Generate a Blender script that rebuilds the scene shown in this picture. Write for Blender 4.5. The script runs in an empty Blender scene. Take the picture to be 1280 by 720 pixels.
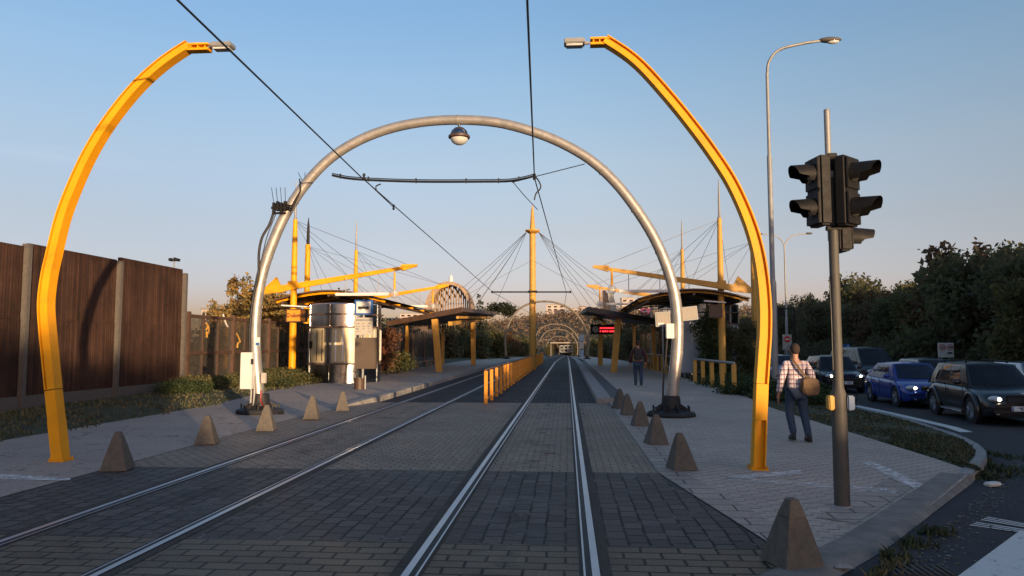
import bpy, bmesh, math, random
import numpy as np
from mathutils import Vector, Matrix, Euler
PI = math.pi
R = math.radians
random.seed(7)
scene = bpy.context.scene
COL = scene.collection

# ------------------------------------------------------------------ camera
F = 925.0
PITCH, YAW = math.atan(71 / F), math.atan(69 * math.cos(math.atan(71 / F)) / F)
CAMZ = 1.75
cam_d = bpy.data.cameras.new('camera')
cam_d.sensor_width = 36.0
cam_d.lens = F / 1280 * 36.0
cam_d.clip_start, cam_d.clip_end = 0.1, 9000
cam = bpy.data.objects.new('camera', cam_d)
cam.location = (0, 0, CAMZ)
cam.rotation_euler = (PI / 2 + PITCH, 0, YAW)
COL.objects.link(cam)
scene.camera = cam
CM = Euler((PI / 2 + PITCH, 0, YAW)).to_matrix()

def ray(px, py):
    return CM @ Vector(((px - 640) / F, (360 - py) / F, -1))

def P(px, py, Y):                       # survey helper: point of the photo at distance Y
    d = ray(px, py)
    t = Y / d.y
    return Vector((d.x * t, Y, CAMZ + d.z * t))

def G(px, py, z=0.0):                   # survey helper: point of the photo on the ground
    d = ray(px, py)
    t = (z - CAMZ) / d.z
    return Vector((d.x * t, d.y * t, z))

# ------------------------------------------------------------------ ground heights
def ss(a, b, t):
    t = min(1, max(0, (t - a) / (b - a)))
    return t * t * (3 - 2 * t)

def prof(y):
    return 0.0 if y < 75 else -(y - 75) * 0.012 if y < 380 else -3.66

def zroad(y):
    return prof(y) - 0.03 - 0.31 * ss(7.5, 19, y)

def zplat(x, y):                        # pavements rise gently onto the platforms
    return prof(y) + 0.16 * ss(20.5, 26, y)

# ------------------------------------------------------------------ materials
MATS = {}

def new_mat(name):
    m = bpy.data.materials.new(name)
    m.use_nodes = True
    nt = m.node_tree
    b = nt.nodes['Principled BSDF']
    MATS[name] = m
    return m, nt, b

def N(nt, typ, **kw):
    n = nt.nodes.new(typ)
    for k, v in kw.items():
        if k in n.inputs.keys():
            n.inputs[k].default_value = v
        else:
            setattr(n, k, v)
    return n

def c4(c):
    return (c[0], c[1], c[2], 1.0)

def ramp(nt, fac, stops):
    r = nt.nodes.new('ShaderNodeValToRGB')
    e = r.color_ramp.elements
    while len(e) < len(stops):
        e.new(0.5)
    for i, (p, c) in enumerate(stops):
        e[i].position = p
        e[i].color = c4(c) if not isinstance(c, (int, float)) else (c, c, c, 1)
    nt.links.new(fac, r.inputs[0])
    return r.outputs[0]

def mixc(nt, fac, a, b, mode='MIX'):
    m = nt.nodes.new('ShaderNodeMix')
    m.data_type = 'RGBA'
    m.blend_type = mode
    for s, v in ((0, fac), (6, a), (7, b)):
        if isinstance(v, (int, float)):
            m.inputs[s].default_value = v
        elif isinstance(v, (tuple, list)):
            m.inputs[s].default_value = c4(v)
        else:
            nt.links.new(v, m.inputs[s])
    return m.outputs[2]

def pm(name, col, rough=0.5, metal=0.0, var=0.25, scale=6.0, bump=0.0, bscale=40.0, coat=0.0, dirt=None, spec=None):
    """painted / plain material with noise-driven colour and roughness variation"""
    m, nt, b = new_mat(name)
    tc = N(nt, 'ShaderNodeTexCoord')
    n1 = N(nt, 'ShaderNodeTexNoise', Scale=scale, Detail=6.0, Roughness=0.65)
    nt.links.new(tc.outputs['Object'], n1.inputs['Vector'])
    lo = [max(0, c * (1 - var)) for c in col]
    hi = [min(1, c * (1 + var)) for c in col]
    out = ramp(nt, n1.outputs[0], [(0.3, lo), (0.7, hi)])
    if dirt:
        n2 = N(nt, 'ShaderNodeTexNoise', Scale=scale * 0.35, Detail=8.0, Roughness=0.75)
        nt.links.new(tc.outputs['Object'], n2.inputs['Vector'])
        f = ramp(nt, n2.outputs[0], [(0.52, 0), (0.72, dirt[1])])
        out = mixc(nt, f, out, dirt[0])
    nt.links.new(out, b.inputs['Base Color'])
    rr = ramp(nt, n1.outputs[0], [(0.3, max(0, rough - 0.08)), (0.7, min(1, rough + 0.08))])
    nt.links.new(rr, b.inputs['Roughness'])
    b.inputs['Metallic'].default_value = metal
    if coat:
        b.inputs['Coat Weight'].default_value = coat
        b.inputs['Coat Roughness'].default_value = 0.05
    if spec is not None:
        b.inputs['Specular IOR Level'].default_value = spec
    if bump:
        n3 = N(nt, 'ShaderNodeTexNoise', Scale=bscale, Detail=5.0)
        nt.links.new(tc.outputs['Object'], n3.inputs['Vector'])
        bp = N(nt, 'ShaderNodeBump', Strength=bump, Distance=0.02)
        nt.links.new(n3.outputs[0], bp.inputs['Height'])
        nt.links.new(bp.outputs[0], b.inputs['Normal'])
    return m

def emit(name, col, strength):
    m, nt, b = new_mat(name)
    b.inputs['Base Color'].default_value = c4(col)
    b.inputs['Emission Color'].default_value = c4(col)
    b.inputs['Emission Strength'].default_value = strength
    return m

def paving(name, c1, c2, mortar, bw, rh, msize, rot=0.0, rough=0.6, stain=(0.02, 0.02, 0.02), stainf=0.6, mortar_noise=None, bump=0.5, offset=0.5, spec=0.14, white=None):
    m, nt, b = new_mat(name)
    tc = N(nt, 'ShaderNodeTexCoord')
    mp = N(nt, 'ShaderNodeMapping')
    mp.inputs['Rotation'].default_value = (0, 0, rot)
    nt.links.new(tc.outputs['Object'], mp.inputs['Vector'])
    # slightly wavy joints: real setts are never on a perfect grid
    nw = N(nt, 'ShaderNodeTexNoise', Scale=1.6, Detail=3.0)
    nt.links.new(tc.outputs['Object'], nw.inputs['Vector'])
    wv = N(nt, 'ShaderNodeVectorMath', operation='MULTIPLY_ADD')
    nt.links.new(nw.outputs['Color'], wv.inputs[0])
    wv.inputs[1].default_value = (0.05, 0.05, 0)
    nt.links.new(mp.outputs[0], wv.inputs[2])
    br = N(nt, 'ShaderNodeTexBrick', Scale=1.0)
    br.offset = offset
    br.inputs['Color1'].default_value = c4(c1)
    br.inputs['Color2'].default_value = c4(c2)
    br.inputs['Mortar'].default_value = c4(mortar)
    br.inputs['Mortar Size'].default_value = msize
    br.inputs['Mortar Smooth'].default_value = 0.25
    br.inputs['Brick Width'].default_value = bw
    br.inputs['Row Height'].default_value = rh
    nt.links.new(wv.outputs[0], br.inputs['Vector'])
    col = br.outputs['Color']
    if mortar_noise:
        # joints partly filled with sand: only stretches of them stay dark
        nm = N(nt, 'ShaderNodeTexNoise', Scale=mortar_noise, Detail=2.0)
        nt.links.new(tc.outputs['Object'], nm.inputs['Vector'])
        fm = ramp(nt, nm.outputs[0], [(0.42, 0), (0.6, 1)])
        avg = tuple((a + q) / 2 * 0.9 for a, q in zip(c1, c2))
        mm = N(nt, 'ShaderNodeMath', operation='MULTIPLY')
        nt.links.new(fm, mm.inputs[0])
        nt.links.new(br.outputs['Fac'], mm.inputs[1])
        col = mixc(nt, mm.outputs[0], col, avg)
    n1 = N(nt, 'ShaderNodeTexNoise', Scale=0.55, Detail=9.0, Roughness=0.72)
    nt.links.new(tc.outputs['Object'], n1.inputs['Vector'])
    f1 = ramp(nt, n1.outputs[0], [(0.40, 0), (0.72, stainf)])
    col = mixc(nt, f1, col, stain)
    n2 = N(nt, 'ShaderNodeTexNoise', Scale=38.0, Detail=4.0)
    nt.links.new(tc.outputs['Object'], n2.inputs['Vector'])
    f2 = ramp(nt, n2.outputs[0], [(0.3, 0.72), (0.7, 1.25)])
    col = mixc(nt, 0.8, col, f2, 'MULTIPLY')
    if 'sett' in name:
        col = track_dirt(nt, tc, col)
    if white:
        n5 = N(nt, 'ShaderNodeTexNoise', Scale=2.6, Detail=6.0, Roughness=0.8)
        nt.links.new(tc.outputs['Object'], n5.inputs['Vector'])
        f5 = ramp(nt, n5.outputs[0], [(0.54, 0), (0.64, white)])
        m5 = N(nt, 'ShaderNodeMath', operation='MULTIPLY')
        nt.links.new(f5, m5.inputs[0])
        nt.links.new(br.outputs['Fac'], m5.inputs[1])
        col = mixc(nt, m5.outputs[0], col, (0.3, 0.29, 0.27))
    nt.links.new(col, b.inputs['Base Color'])
    rr = ramp(nt, n1.outputs[0], [(0.3, rough + 0.1), (0.7, rough - 0.12)])
    nt.links.new(rr, b.inputs['Roughness'])
    b.inputs['Specular IOR Level'].default_value = spec
    inv = N(nt, 'ShaderNodeMath', operation='SUBTRACT')
    inv.inputs[0].default_value = 1.0
    nt.links.new(br.outputs['Fac'], inv.inputs[1])
    ad = N(nt, 'ShaderNodeMath', operation='MULTIPLY_ADD')
    nt.links.new(n2.outputs[0], ad.inputs[0])
    ad.inputs[1].default_value = 0.35
    nt.links.new(inv.outputs[0], ad.inputs[2])
    bp = N(nt, 'ShaderNodeBump', Strength=bump, Distance=0.012)
    nt.links.new(ad.outputs[0], bp.inputs['Height'])
    nt.links.new(bp.outputs[0], b.inputs['Normal'])
    return m

def dashed_pavers(name, c1, c2, dark, a, b, rot, fa, fb, stain, stainf=0.7, rough=0.7, row=0.35):
    """interlocking pavers: every second joint stays open and reads as a short dark dash"""
    m, nt, bs = new_mat(name)
    tc = N(nt, 'ShaderNodeTexCoord')
    mp = N(nt, 'ShaderNodeMapping')
    mp.inputs['Rotation'].default_value = (0, 0, rot)
    nt.links.new(tc.outputs['Object'], mp.inputs['Vector'])
    nw = N(nt, 'ShaderNodeTexNoise', Scale=2.2, Detail=3.0)
    nt.links.new(tc.outputs['Object'], nw.inputs['Vector'])
    wv = N(nt, 'ShaderNodeVectorMath', operation='MULTIPLY_ADD')
    nt.links.new(nw.outputs['Color'], wv.inputs[0])
    wv.inputs[1].default_value = (0.04, 0.04, 0)
    nt.links.new(mp.outputs[0], wv.inputs[2])
    sp = N(nt, 'ShaderNodeSeparateXYZ')
    nt.links.new(wv.outputs[0], sp.inputs[0])
    def M(op, x, y=None, z=None):
        n = nt.nodes.new('ShaderNodeMath')
        n.operation = op
        for i, v in enumerate((x, y, z)):
            if v is None: continue
            if isinstance(v, (int, float)): n.inputs[i].default_value = v
            else: nt.links.new(v, n.inputs[i])
        return n.outputs[0]
    u = M('DIVIDE', sp.outputs[0], a)
    col = M('FLOOR', u)
    fu = M('FRACT', u)
    v = M('MULTIPLY_ADD', M('MODULO', col, 2.0), 0.5, M('DIVIDE', sp.outputs[1], b))
    fv = M('FRACT', v)
    cv = N(nt, 'ShaderNodeCombineXYZ')
    nt.links.new(col, cv.inputs[0])
    nt.links.new(M('FLOOR', v), cv.inputs[1])
    wn = N(nt, 'ShaderNodeTexWhiteNoise', noise_dimensions='2D')
    nt.links.new(cv.outputs[0], wn.inputs['Vector'])
    mask = M('MULTIPLY', M('LESS_THAN', fu, fa), M('LESS_THAN', fv, fb))
    mask = M('MULTIPLY', mask, M('MULTIPLY_ADD', wn.outputs['Value'], 0.6, 0.4))
    thin = M('MULTIPLY', M('LESS_THAN', fv, 0.07), row)
    mask = M('MAXIMUM', mask, thin)
    c = mixc(nt, wn.outputs['Value'], c1, c2)
    n1 = N(nt, 'ShaderNodeTexNoise', Scale=0.5, Detail=9.0, Roughness=0.72)
    nt.links.new(tc.outputs['Object'], n1.inputs['Vector'])
    c = mixc(nt, ramp(nt, n1.outputs[0], [(0.38, 0), (0.72, stainf)]), c, stain)
    n2 = N(nt, 'ShaderNodeTexNoise', Scale=45.0, Detail=4.0)
    nt.links.new(tc.outputs['Object'], n2.inputs['Vector'])
    c = mixc(nt, 0.8, c, ramp(nt, n2.outputs[0], [(0.3, 0.75), (0.7, 1.22)]), 'MULTIPLY')
    if 'track' in name:
        c = track_dirt(nt, tc, c)
    c = mixc(nt, mask, c, dark)
    nt.links.new(c, bs.inputs['Base Color'])
    bs.inputs['Roughness'].default_value = rough
    bs.inputs['Specular IOR Level'].default_value = 0.14
    bp = N(nt, 'ShaderNodeBump', Strength=0.5, Distance=0.012)
    nt.links.new(M('SUBTRACT', M('MULTIPLY', n2.outputs[0], 0.35), mask), bp.inputs['Height'])
    nt.links.new(bp.outputs[0], bs.inputs['Normal'])
    return m

def track_dirt(nt, tc, col):
    """brake dust and rust beside the rails, drip line along the middle of each track"""
    sp = N(nt, 'ShaderNodeSeparateXYZ')
    nt.links.new(tc.outputs['Object'], sp.inputs[0])
    def M(op, x, y=None):
        n = nt.nodes.new('ShaderNodeMath'); n.operation = op
        for i, v in enumerate((x, y)):
            if v is None: continue
            if isinstance(v, (int, float)): n.inputs[i].default_value = v
            else: nt.links.new(v, n.inputs[i])
        return n.outputs[0]
    def near(xs, r):
        d = None
        for x in xs:
            q = M('ABSOLUTE', M('SUBTRACT', sp.outputs[0], x))
            d = q if d is None else M('MINIMUM', d, q)
        return ramp(nt, d, [(0.0, 1.0), (r, 0.0)])
    mp = N(nt, 'ShaderNodeMapping'); mp.inputs['Scale'].default_value = (2.2, 0.35, 1)
    nt.links.new(tc.outputs['Object'], mp.inputs[0])
    n1 = N(nt, 'ShaderNodeTexNoise', Scale=1.6, Detail=8.0, Roughness=0.7)
    nt.links.new(mp.outputs[0], n1.inputs['Vector'])
    f = ramp(nt, n1.outputs[0], [(0.35, 0.15), (0.65, 1.0)])
    col = mixc(nt, M('MULTIPLY', M('MULTIPLY', near((-5.03, -3.58, -1.235, 0.21), 0.42), f), 0.6), col, (0.06, 0.040, 0.026))
    n2 = N(nt, 'ShaderNodeTexNoise', Scale=2.4, Detail=7.0, Roughness=0.75)
    nt.links.new(tc.outputs['Object'], n2.inputs['Vector'])
    g = ramp(nt, n2.outputs[0], [(0.46, 0.0), (0.62, 1.0)])
    col = mixc(nt, M('MULTIPLY', M('MULTIPLY', near((-4.3, -0.51), 0.5), g), 0.6), col, (0.016, 0.015, 0.014))
    n3 = N(nt, 'ShaderNodeTexNoise', Scale=0.8, Detail=9.0, Roughness=0.8)
    nt.links.new(tc.outputs['Object'], n3.inputs['Vector'])
    s = ramp(nt, n3.outputs[0], [(0.56, 0.0), (0.70, 0.35)])
    return mixc(nt, s, col, (0.20, 0.165, 0.125))

def asphalt(name, col, patch, rough=0.8):
    m, nt, b = new_mat(name)
    tc = N(nt, 'ShaderNodeTexCoord')
    n1 = N(nt, 'ShaderNodeTexNoise', Scale=0.5, Detail=8.0, Roughness=0.7)
    n2 = N(nt, 'ShaderNodeTexNoise', Scale=70.0, Detail=3.0)
    v = N(nt, 'ShaderNodeTexVoronoi', Scale=0.8, feature='DISTANCE_TO_EDGE')
    nw = N(nt, 'ShaderNodeTexNoise', Scale=2.0, Detail=5.0)
    nt.links.new(tc.outputs['Object'], nw.inputs['Vector'])
    wv = N(nt, 'ShaderNodeVectorMath', operation='MULTIPLY_ADD')
    nt.links.new(nw.outputs['Color'], wv.inputs[0])
    wv.inputs[1].default_value = (1.2, 1.2, 0)
    nt.links.new(tc.outputs['Object'], wv.inputs[2])
    nt.links.new(wv.outputs[0], v.inputs['Vector'])
    for n in (n1, n2):
        nt.links.new(tc.outputs['Object'], n.inputs['Vector'])
    c = ramp(nt, n1.outputs[0], [(0.3, col), (0.7, patch)])
    g = ramp(nt, n2.outputs[0], [(0.3, 0.6), (0.72, 1.5)])
    c = mixc(nt, 0.8, c, g, 'MULTIPLY')
    cr = ramp(nt, v.outputs['Distance'], [(0.004, 0.55), (0.012, 0)])
    c = mixc(nt, cr, c, (0.015, 0.015, 0.015))
    nt.links.new(c, b.inputs['Base Color'])
    b.inputs['Roughness'].default_value = rough
    b.inputs['Specular IOR Level'].default_value = 0.3
    bp = N(nt, 'ShaderNodeBump', Strength=0.5, Distance=0.01)
    nt.links.new(n2.outputs[0], bp.inputs['Height'])
    nt.links.new(bp.outputs[0], b.inputs['Normal'])
    return m

def leafmat(name, cols, rough=0.6, trans=0.25):
    """foliage: colour differs from leaf clump to leaf clump"""
    m, nt, b = new_mat(name)
    geo = N(nt, 'ShaderNodeNewGeometry')
    tc = N(nt, 'ShaderNodeTexCoord')
    n1 = N(nt, 'ShaderNodeTexNoise', Scale=0.9, Detail=3.0)
    nt.links.new(tc.outputs['Object'], n1.inputs['Vector'])
    oi = N(nt, 'ShaderNodeObjectInfo')
    a = N(nt, 'ShaderNodeMath', operation='MULTIPLY_ADD')
    nt.links.new(geo.outputs['Random Per Island'], a.inputs[0])
    a.inputs[1].default_value = 0.45
    nt.links.new(n1.outputs[0], a.inputs[2])
    a2 = N(nt, 'ShaderNodeMath', operation='MULTIPLY_ADD')
    nt.links.new(oi.outputs['Random'], a2.inputs[0])
    a2.inputs[1].default_value = 0.35
    nt.links.new(a.outputs[0], a2.inputs[2])
    k = len(cols)
    c = ramp(nt, a2.outputs[0], [(0.35 + 0.75 * i / max(1, k - 1), q) for i, q in enumerate(cols)])
    nt.links.new(c, b.inputs['Base Color'])
    b.inputs['Roughness'].default_value = rough
    b.inputs['Specular IOR Level'].default_value = 0.25
    if trans:
        t = N(nt, 'ShaderNodeBsdfTranslucent')
        nt.links.new(c, t.inputs['Color'])
        mx = N(nt, 'ShaderNodeMixShader')
        mx.inputs[0].default_value = trans
        nt.links.new(b.outputs[0], mx.inputs[1])
        nt.links.new(t.outputs[0], mx.inputs[2])
        nt.links.new(mx.outputs[0], nt.nodes['Material Output'].inputs[0])
    return m

def glass(name, tint, alpha=0.35, rough=0.05):
    m, nt, b = new_mat(name)
    b.inputs['Base Color'].default_value = c4(tint)
    b.inputs['Roughness'].default_value = rough
    tr = N(nt, 'ShaderNodeBsdfTransparent')
    tc = N(nt, 'ShaderNodeTexCoord')
    n1 = N(nt, 'ShaderNodeTexNoise', Scale=1.7, Detail=8.0, Roughness=0.75)
    nt.links.new(tc.outputs['Object'], n1.inputs['Vector'])
    f = ramp(nt, n1.outputs[0], [(0.35, alpha * 0.7), (0.7, min(1, alpha * 1.6))])
    mx = N(nt, 'ShaderNodeMixShader')
    nt.links.new(f, mx.inputs[0])
    nt.links.new(tr.outputs[0], mx.inputs[1])
    nt.links.new(b.outputs[0], mx.inputs[2])
    nt.links.new(mx.outputs[0], nt.nodes['Material Output'].inputs[0])
    return m

def boards(name, c1, c2, pitch, axis=1):
    """vertical wooden boards: grooves, grain and weathered tone, along object axis"""
    m, nt, b = new_mat(name)
    tc = N(nt, 'ShaderNodeTexCoord')
    sp = N(nt, 'ShaderNodeSeparateXYZ')
    nt.links.new(tc.outputs['Object'], sp.inputs[0])
    u = N(nt, 'ShaderNodeMath', operation='DIVIDE')
    nt.links.new(sp.outputs[axis], u.inputs[0])
    u.inputs[1].default_value = pitch
    fl = N(nt, 'ShaderNodeMath', operation='FLOOR')
    fr = N(nt, 'ShaderNodeMath', operation='FRACT')
    nt.links.new(u.outputs[0], fl.inputs[0])
    nt.links.new(u.outputs[0], fr.inputs[0])
    wn = N(nt, 'ShaderNodeTexWhiteNoise', noise_dimensions='1D')
    nt.links.new(fl.outputs[0], wn.inputs['W'])
    mp = N(nt, 'ShaderNodeMapping')
    mp.inputs['Scale'].default_value = (8, 8, 0.7)
    nt.links.new(tc.outputs['Object'], mp.inputs[0])
    n1 = N(nt, 'ShaderNodeTexNoise', Scale=1.4, Detail=7.0, Roughness=0.7)
    nt.links.new(mp.outputs[0], n1.inputs['Vector'])
    ad = N(nt, 'ShaderNodeMath', operation='MULTIPLY_ADD')
    nt.links.new(wn.outputs[0], ad.inputs[0])
    ad.inputs[1].default_value = 0.4
    nt.links.new(n1.outputs[0], ad.inputs[2])
    c = ramp(nt, ad.outputs[0], [(0.35, c1), (1.0, c2)])
    nb = N(nt, 'ShaderNodeTexNoise', Scale=0.55, Detail=8.0, Roughness=0.75)
    nt.links.new(tc.outputs['Object'], nb.inputs['Vector'])
    c = mixc(nt, 1.0, c, ramp(nt, nb.outputs[0], [(0.32, 0.55), (0.5, 1.0), (0.68, 1.5)]), 'MULTIPLY')
    gr = ramp(nt, fr.outputs[0], [(0.0, 0.45), (0.10, 1.0), (0.90, 1.0), (1.0, 0.45)])
    c = mixc(nt, 1.0, c, gr, 'MULTIPLY')
    nt.links.new(c, b.inputs['Base Color'])
    b.inputs['Roughness'].default_value = 0.75
    b.inputs['Specular IOR Level'].default_value = 0.2
    bp = N(nt, 'ShaderNodeBump', Strength=0.8, Distance=0.02)
    nt.links.new(gr, bp.inputs['Height'])
    nt.links.new(bp.outputs[0], b.inputs['Normal'])
    return m

def plaid(name):
    m, nt, b = new_mat(name)
    tc = N(nt, 'ShaderNodeTexCoord')
    sp = N(nt, 'ShaderNodeSeparateXYZ')
    nt.links.new(tc.outputs['Object'], sp.inputs[0])
    col = (0.78, 0.71, 0.70)
    for ax, per, w, cc in ((2, 0.085, 0.24, (0.05, 0.04, 0.12)), (0, 0.085, 0.24, (0.05, 0.04, 0.12)), (2, 0.075, 0.62, (0.36, 0.2, 0.22)), (0, 0.0375, 0.16, (0.30, 0.2, 0.24))):
        u = N(nt, 'ShaderNodeMath', operation='DIVIDE')
        nt.links.new(sp.outputs[ax], u.inputs[0])
        u.inputs[1].default_value = per
        fr = N(nt, 'ShaderNodeMath', operation='FRACT')
        nt.links.new(u.outputs[0], fr.inputs[0])
        f = ramp(nt, fr.outputs[0], [(w, 0.82), (w + 0.06, 0.0)])
        if w > 0.5:
            f = ramp(nt, fr.outputs[0], [(0.5, 0.0), (0.53, 0.5)])
        col = mixc(nt, f, col, cc)
    nt.links.new(col, b.inputs['Base Color'])
    b.inputs['Roughness'].default_value = 0.9
    return m

# ------------------------------------------------------------------ mesh builder
class MB:
    def __init__(s):
        s.v, s.f, s.m = [], [], []
    def add(s, vs, fs, mi=0):
        o = len(s.v)
        s.v += [tuple(p) for p in vs]
        s.f += [tuple(i + o for i in q) for q in fs]
        s.m += [mi] * len(fs)
        return s
    def box(s, c, d, rz=0, rx=0, ry=0, mi=0):
        M = Euler((rx, ry, rz)).to_matrix()
        vs = [Vector(c) + M @ Vector((x * d[0] / 2, y * d[1] / 2, z * d[2] / 2)) for x in (-1, 1) for y in (-1, 1) for z in (-1, 1)]
        return s.add(vs, [(0, 1, 3, 2), (4, 6, 7, 5), (0, 4, 5, 1), (2, 3, 7, 6), (0, 2, 6, 4), (1, 5, 7, 3)], mi)
    def bar(s, p0, p1, w, h, up=(0, 0, 1), mi=0, w1=None, h1=None):
        p0, p1 = Vector(p0), Vector(p1)
        t = (p1 - p0).normalized()
        side = t.cross(Vector(up))
        if side.length < 1e-4:
            side = t.cross(Vector((0, 1, 0)))
        side.normalize()
        u = side.cross(t)
        vs = []
        for p, ww, hh in ((p0, w, h), (p1, w1 if w1 is not None else w, h1 if h1 is not None else h)):
            for a, b in ((-1, -1), (1, -1), (1, 1), (-1, 1)):
                vs.append(p + side * a * ww / 2 + u * b * hh / 2)
        return s.add(vs, [(3, 2, 1, 0), (4, 5, 6, 7), (0, 1, 5, 4), (1, 2, 6, 5), (2, 3, 7, 6), (3, 0, 4, 7)], mi)
    def tube(s, pts, r, n=10, mi=0, cap=True):
        pts = [Vector(p) for p in pts]
        rs = r if isinstance(r, (list, tuple)) else [r] * len(pts)
        vs, fs = [], []
        nrm = None
        for i, p in enumerate(pts):
            t = (pts[min(i + 1, len(pts) - 1)] - pts[max(i - 1, 0)]).normalized()
            if nrm is None:
                a = Vector((0, 0, 1)) if abs(t.z) < 0.9 else Vector((1, 0, 0))
                nrm = t.cross(a).normalized()
            else:
                nrm = (nrm - t * nrm.dot(t)).normalized()
            b = t.cross(nrm)
            for k in range(n):
                a = 2 * PI * k / n
                vs.append(p + (nrm * math.cos(a) + b * math.sin(a)) * rs[i])
        for i in range(len(pts) - 1):
            for k in range(n):
                fs.append((i * n + k, i * n + (k + 1) % n, (i + 1) * n + (k + 1) % n, (i + 1) * n + k))
        if cap:
            fs.append(tuple(range(n - 1, -1, -1)))
            fs.append(tuple(range((len(pts) - 1) * n, len(pts) * n)))
        return s.add(vs, fs, mi)
    def lathe(s, prof_, loc=(0, 0, 0), n=20, mi=0, M=None):
        vs, fs = [], []
        for r, z in prof_:
            for k in range(n):
                a = 2 * PI * k / n
                q = Vector((r * math.cos(a), r * math.sin(a), z))
                if M is not None:
                    q = M @ q
                vs.append(q + Vector(loc))
        for i in range(len(prof_) - 1):
            for k in range(n):
                fs.append((i * n + k, i * n + (k + 1) % n, (i + 1) * n + (k + 1) % n, (i + 1) * n + k))
        if prof_[0][0] > 1e-5:
            fs.append(tuple(range(n - 1, -1, -1)))
        if prof_[-1][0] > 1e-5:
            fs.append(tuple(range((len(prof_) - 1) * n, len(prof_) * n)))
        return s.add(vs, fs, mi)
    def ball(s, c, r, n=14, mi=0, a0=0.0, a1=PI):
        rr = r if isinstance(r, (tuple, list)) else (r, r, r)
        k = 10
        pr = [(max(1e-6, math.sin(a0 + (a1 - a0) * i / k)), -math.cos(a0 + (a1 - a0) * i / k)) for i in range(k + 1)]
        return s.lathe(pr, c, n, mi, Matrix.Diagonal(rr))
    def prism(s, poly, off, mi=0):
        n = len(poly)
        off = Vector(off)
        vs = [Vector(p) for p in poly] + [Vector(p) + off for p in poly]
        fs = [tuple(range(n - 1, -1, -1)), tuple(range(n, 2 * n))]
        fs += [(i, (i + 1) % n, n + (i + 1) % n, n + i) for i in range(n)]
        return s.add(vs, fs, mi)
    def grid(s, rows, mi=0):
        nr, nc = len(rows), len(rows[0])
        vs = [p for r in rows for p in r]
        fs = [(i * nc + j, i * nc + j + 1, (i + 1) * nc + j + 1, (i + 1) * nc + j) for i in range(nr - 1) for j in range(nc - 1)]
        return s.add(vs, fs, mi)
    def build(s, name, mats, parent=None, world=True, smooth=None, bevel=0, seg=2, fix=True):
        me = bpy.data.meshes.new(name)
        vs = s.v
        if parent is not None and world:
            o = Vector(parent.location)
            q = parent.parent
            while q:
                o += Vector(q.location)
                q = q.parent
            vs = [(a[0] - o.x, a[1] - o.y, a[2] - o.z) for a in vs]
        me.from_pydata(vs, [], s.f)
        for m in (mats if isinstance(mats, (list, tuple)) else [mats]):
            me.materials.append(m)
        me.polygons.foreach_set('material_index', s.m)
        if fix or bevel:
            bm = bmesh.new()
            bm.from_mesh(me)
            bmesh.ops.recalc_face_normals(bm, faces=bm.faces)
            if bevel:
                es = [e for e in bm.edges if len(e.link_faces) == 2 and e.calc_face_angle(0) > 0.5]
                bmesh.ops.bevel(bm, geom=es, offset=bevel, segments=seg, affect='EDGES', clamp_overlap=True)
            bm.to_mesh(me)
            bm.free()
        if smooth is not None:
            me.polygons.foreach_set('use_smooth', [True] * len(me.polygons))
            me.set_sharp_from_angle(angle=R(smooth))
        me.update()
        ob = bpy.data.objects.new(name, me)
        COL.objects.link(ob)
        if parent is not None:
            ob.parent = parent
        return ob

def tag(o, label=None, cat=None, group=None, kind=None):
    if label: o['label'] = label
    if cat: o['category'] = cat
    if group: o['group'] = group
    if kind: o['kind'] = kind
    return o

def thing(name, loc, label, cat, group=None, rz=0):
    o = bpy.data.objects.new(name, None)
    o.empty_display_size = 0.2
    o.location = loc
    o.rotation_euler = (0, 0, rz)
    COL.objects.link(o)
    return tag(o, label, cat, group)

def dup(o, loc=None, rz=None, label=None, parent=None, scale=None):
    c = o.copy()
    COL.objects.link(c)
    if parent is not None:
        c.parent = parent
    if loc is not None: c.location = loc
    if rz is not None: c.rotation_euler = (0, 0, rz)
    if scale is not None: c.scale = scale
    if label: c['label'] = label
    for ch in list(o.children):
        dup(ch, parent=c)
    return c

def text_mesh(name, body, size, mat, parent, loc, rot, extrude=0.002, sx=1.0):
    cu = bpy.data.curves.new(name, 'FONT')
    cu.body = body
    cu.size = size
    cu.align_x, cu.align_y = 'CENTER', 'CENTER'
    cu.extrude = extrude
    cu.offset = 0.008 * size / 0.27
    tmp = bpy.data.objects.new(name + '_tmp', cu)
    COL.objects.link(tmp)
    bpy.context.view_layer.update()
    dg = bpy.context.evaluated_depsgraph_get()
    me = bpy.data.meshes.new_from_object(tmp.evaluated_get(dg))
    bpy.data.objects.remove(tmp)
    me.name = name
    me.materials.clear()
    me.materials.append(mat)
    ob = bpy.data.objects.new(name, me)
    COL.objects.link(ob)
    ob.parent = parent
    ob.location = loc
    ob.rotation_euler = rot
    ob.scale = (sx, 1, 1)
    return ob

# ------------------------------------------------------------------ palette
M_ = {}
yellow = pm('yellow_paint', (0.74, 0.325, 0.006), 0.5, var=0.10, scale=2.2, dirt=((0.36, 0.14, 0.02), 0.75), bump=0.12, bscale=18, spec=0.25)
yellow_dull = pm('dull_yellow_paint', (0.50, 0.27, 0.05), 0.6, var=0.15, scale=4, dirt=((0.32, 0.16, 0.035), 0.4))  # duller copy of the yellow; on right-hand masts it carries their shade
orange_post = pm('orange_post_paint', (0.60, 0.235, 0.014), 0.4, var=0.25, scale=5, dirt=((0.22, 0.07, 0.01), 0.6))
silver = pm('brushed_steel_tube', (0.36, 0.34, 0.315), 0.42, 0.5, var=0.12, scale=5, dirt=((0.35, 0.33, 0.3), 0.5))
steel = pm('stainless_steel', (0.25, 0.26, 0.28), 0.2, 1.0, var=0.1, scale=3)
galv = pm('galvanised_steel', (0.25, 0.255, 0.255), 0.55, 0.3, var=0.12, scale=5, dirt=((0.17, 0.155, 0.13), 0.35))
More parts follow.
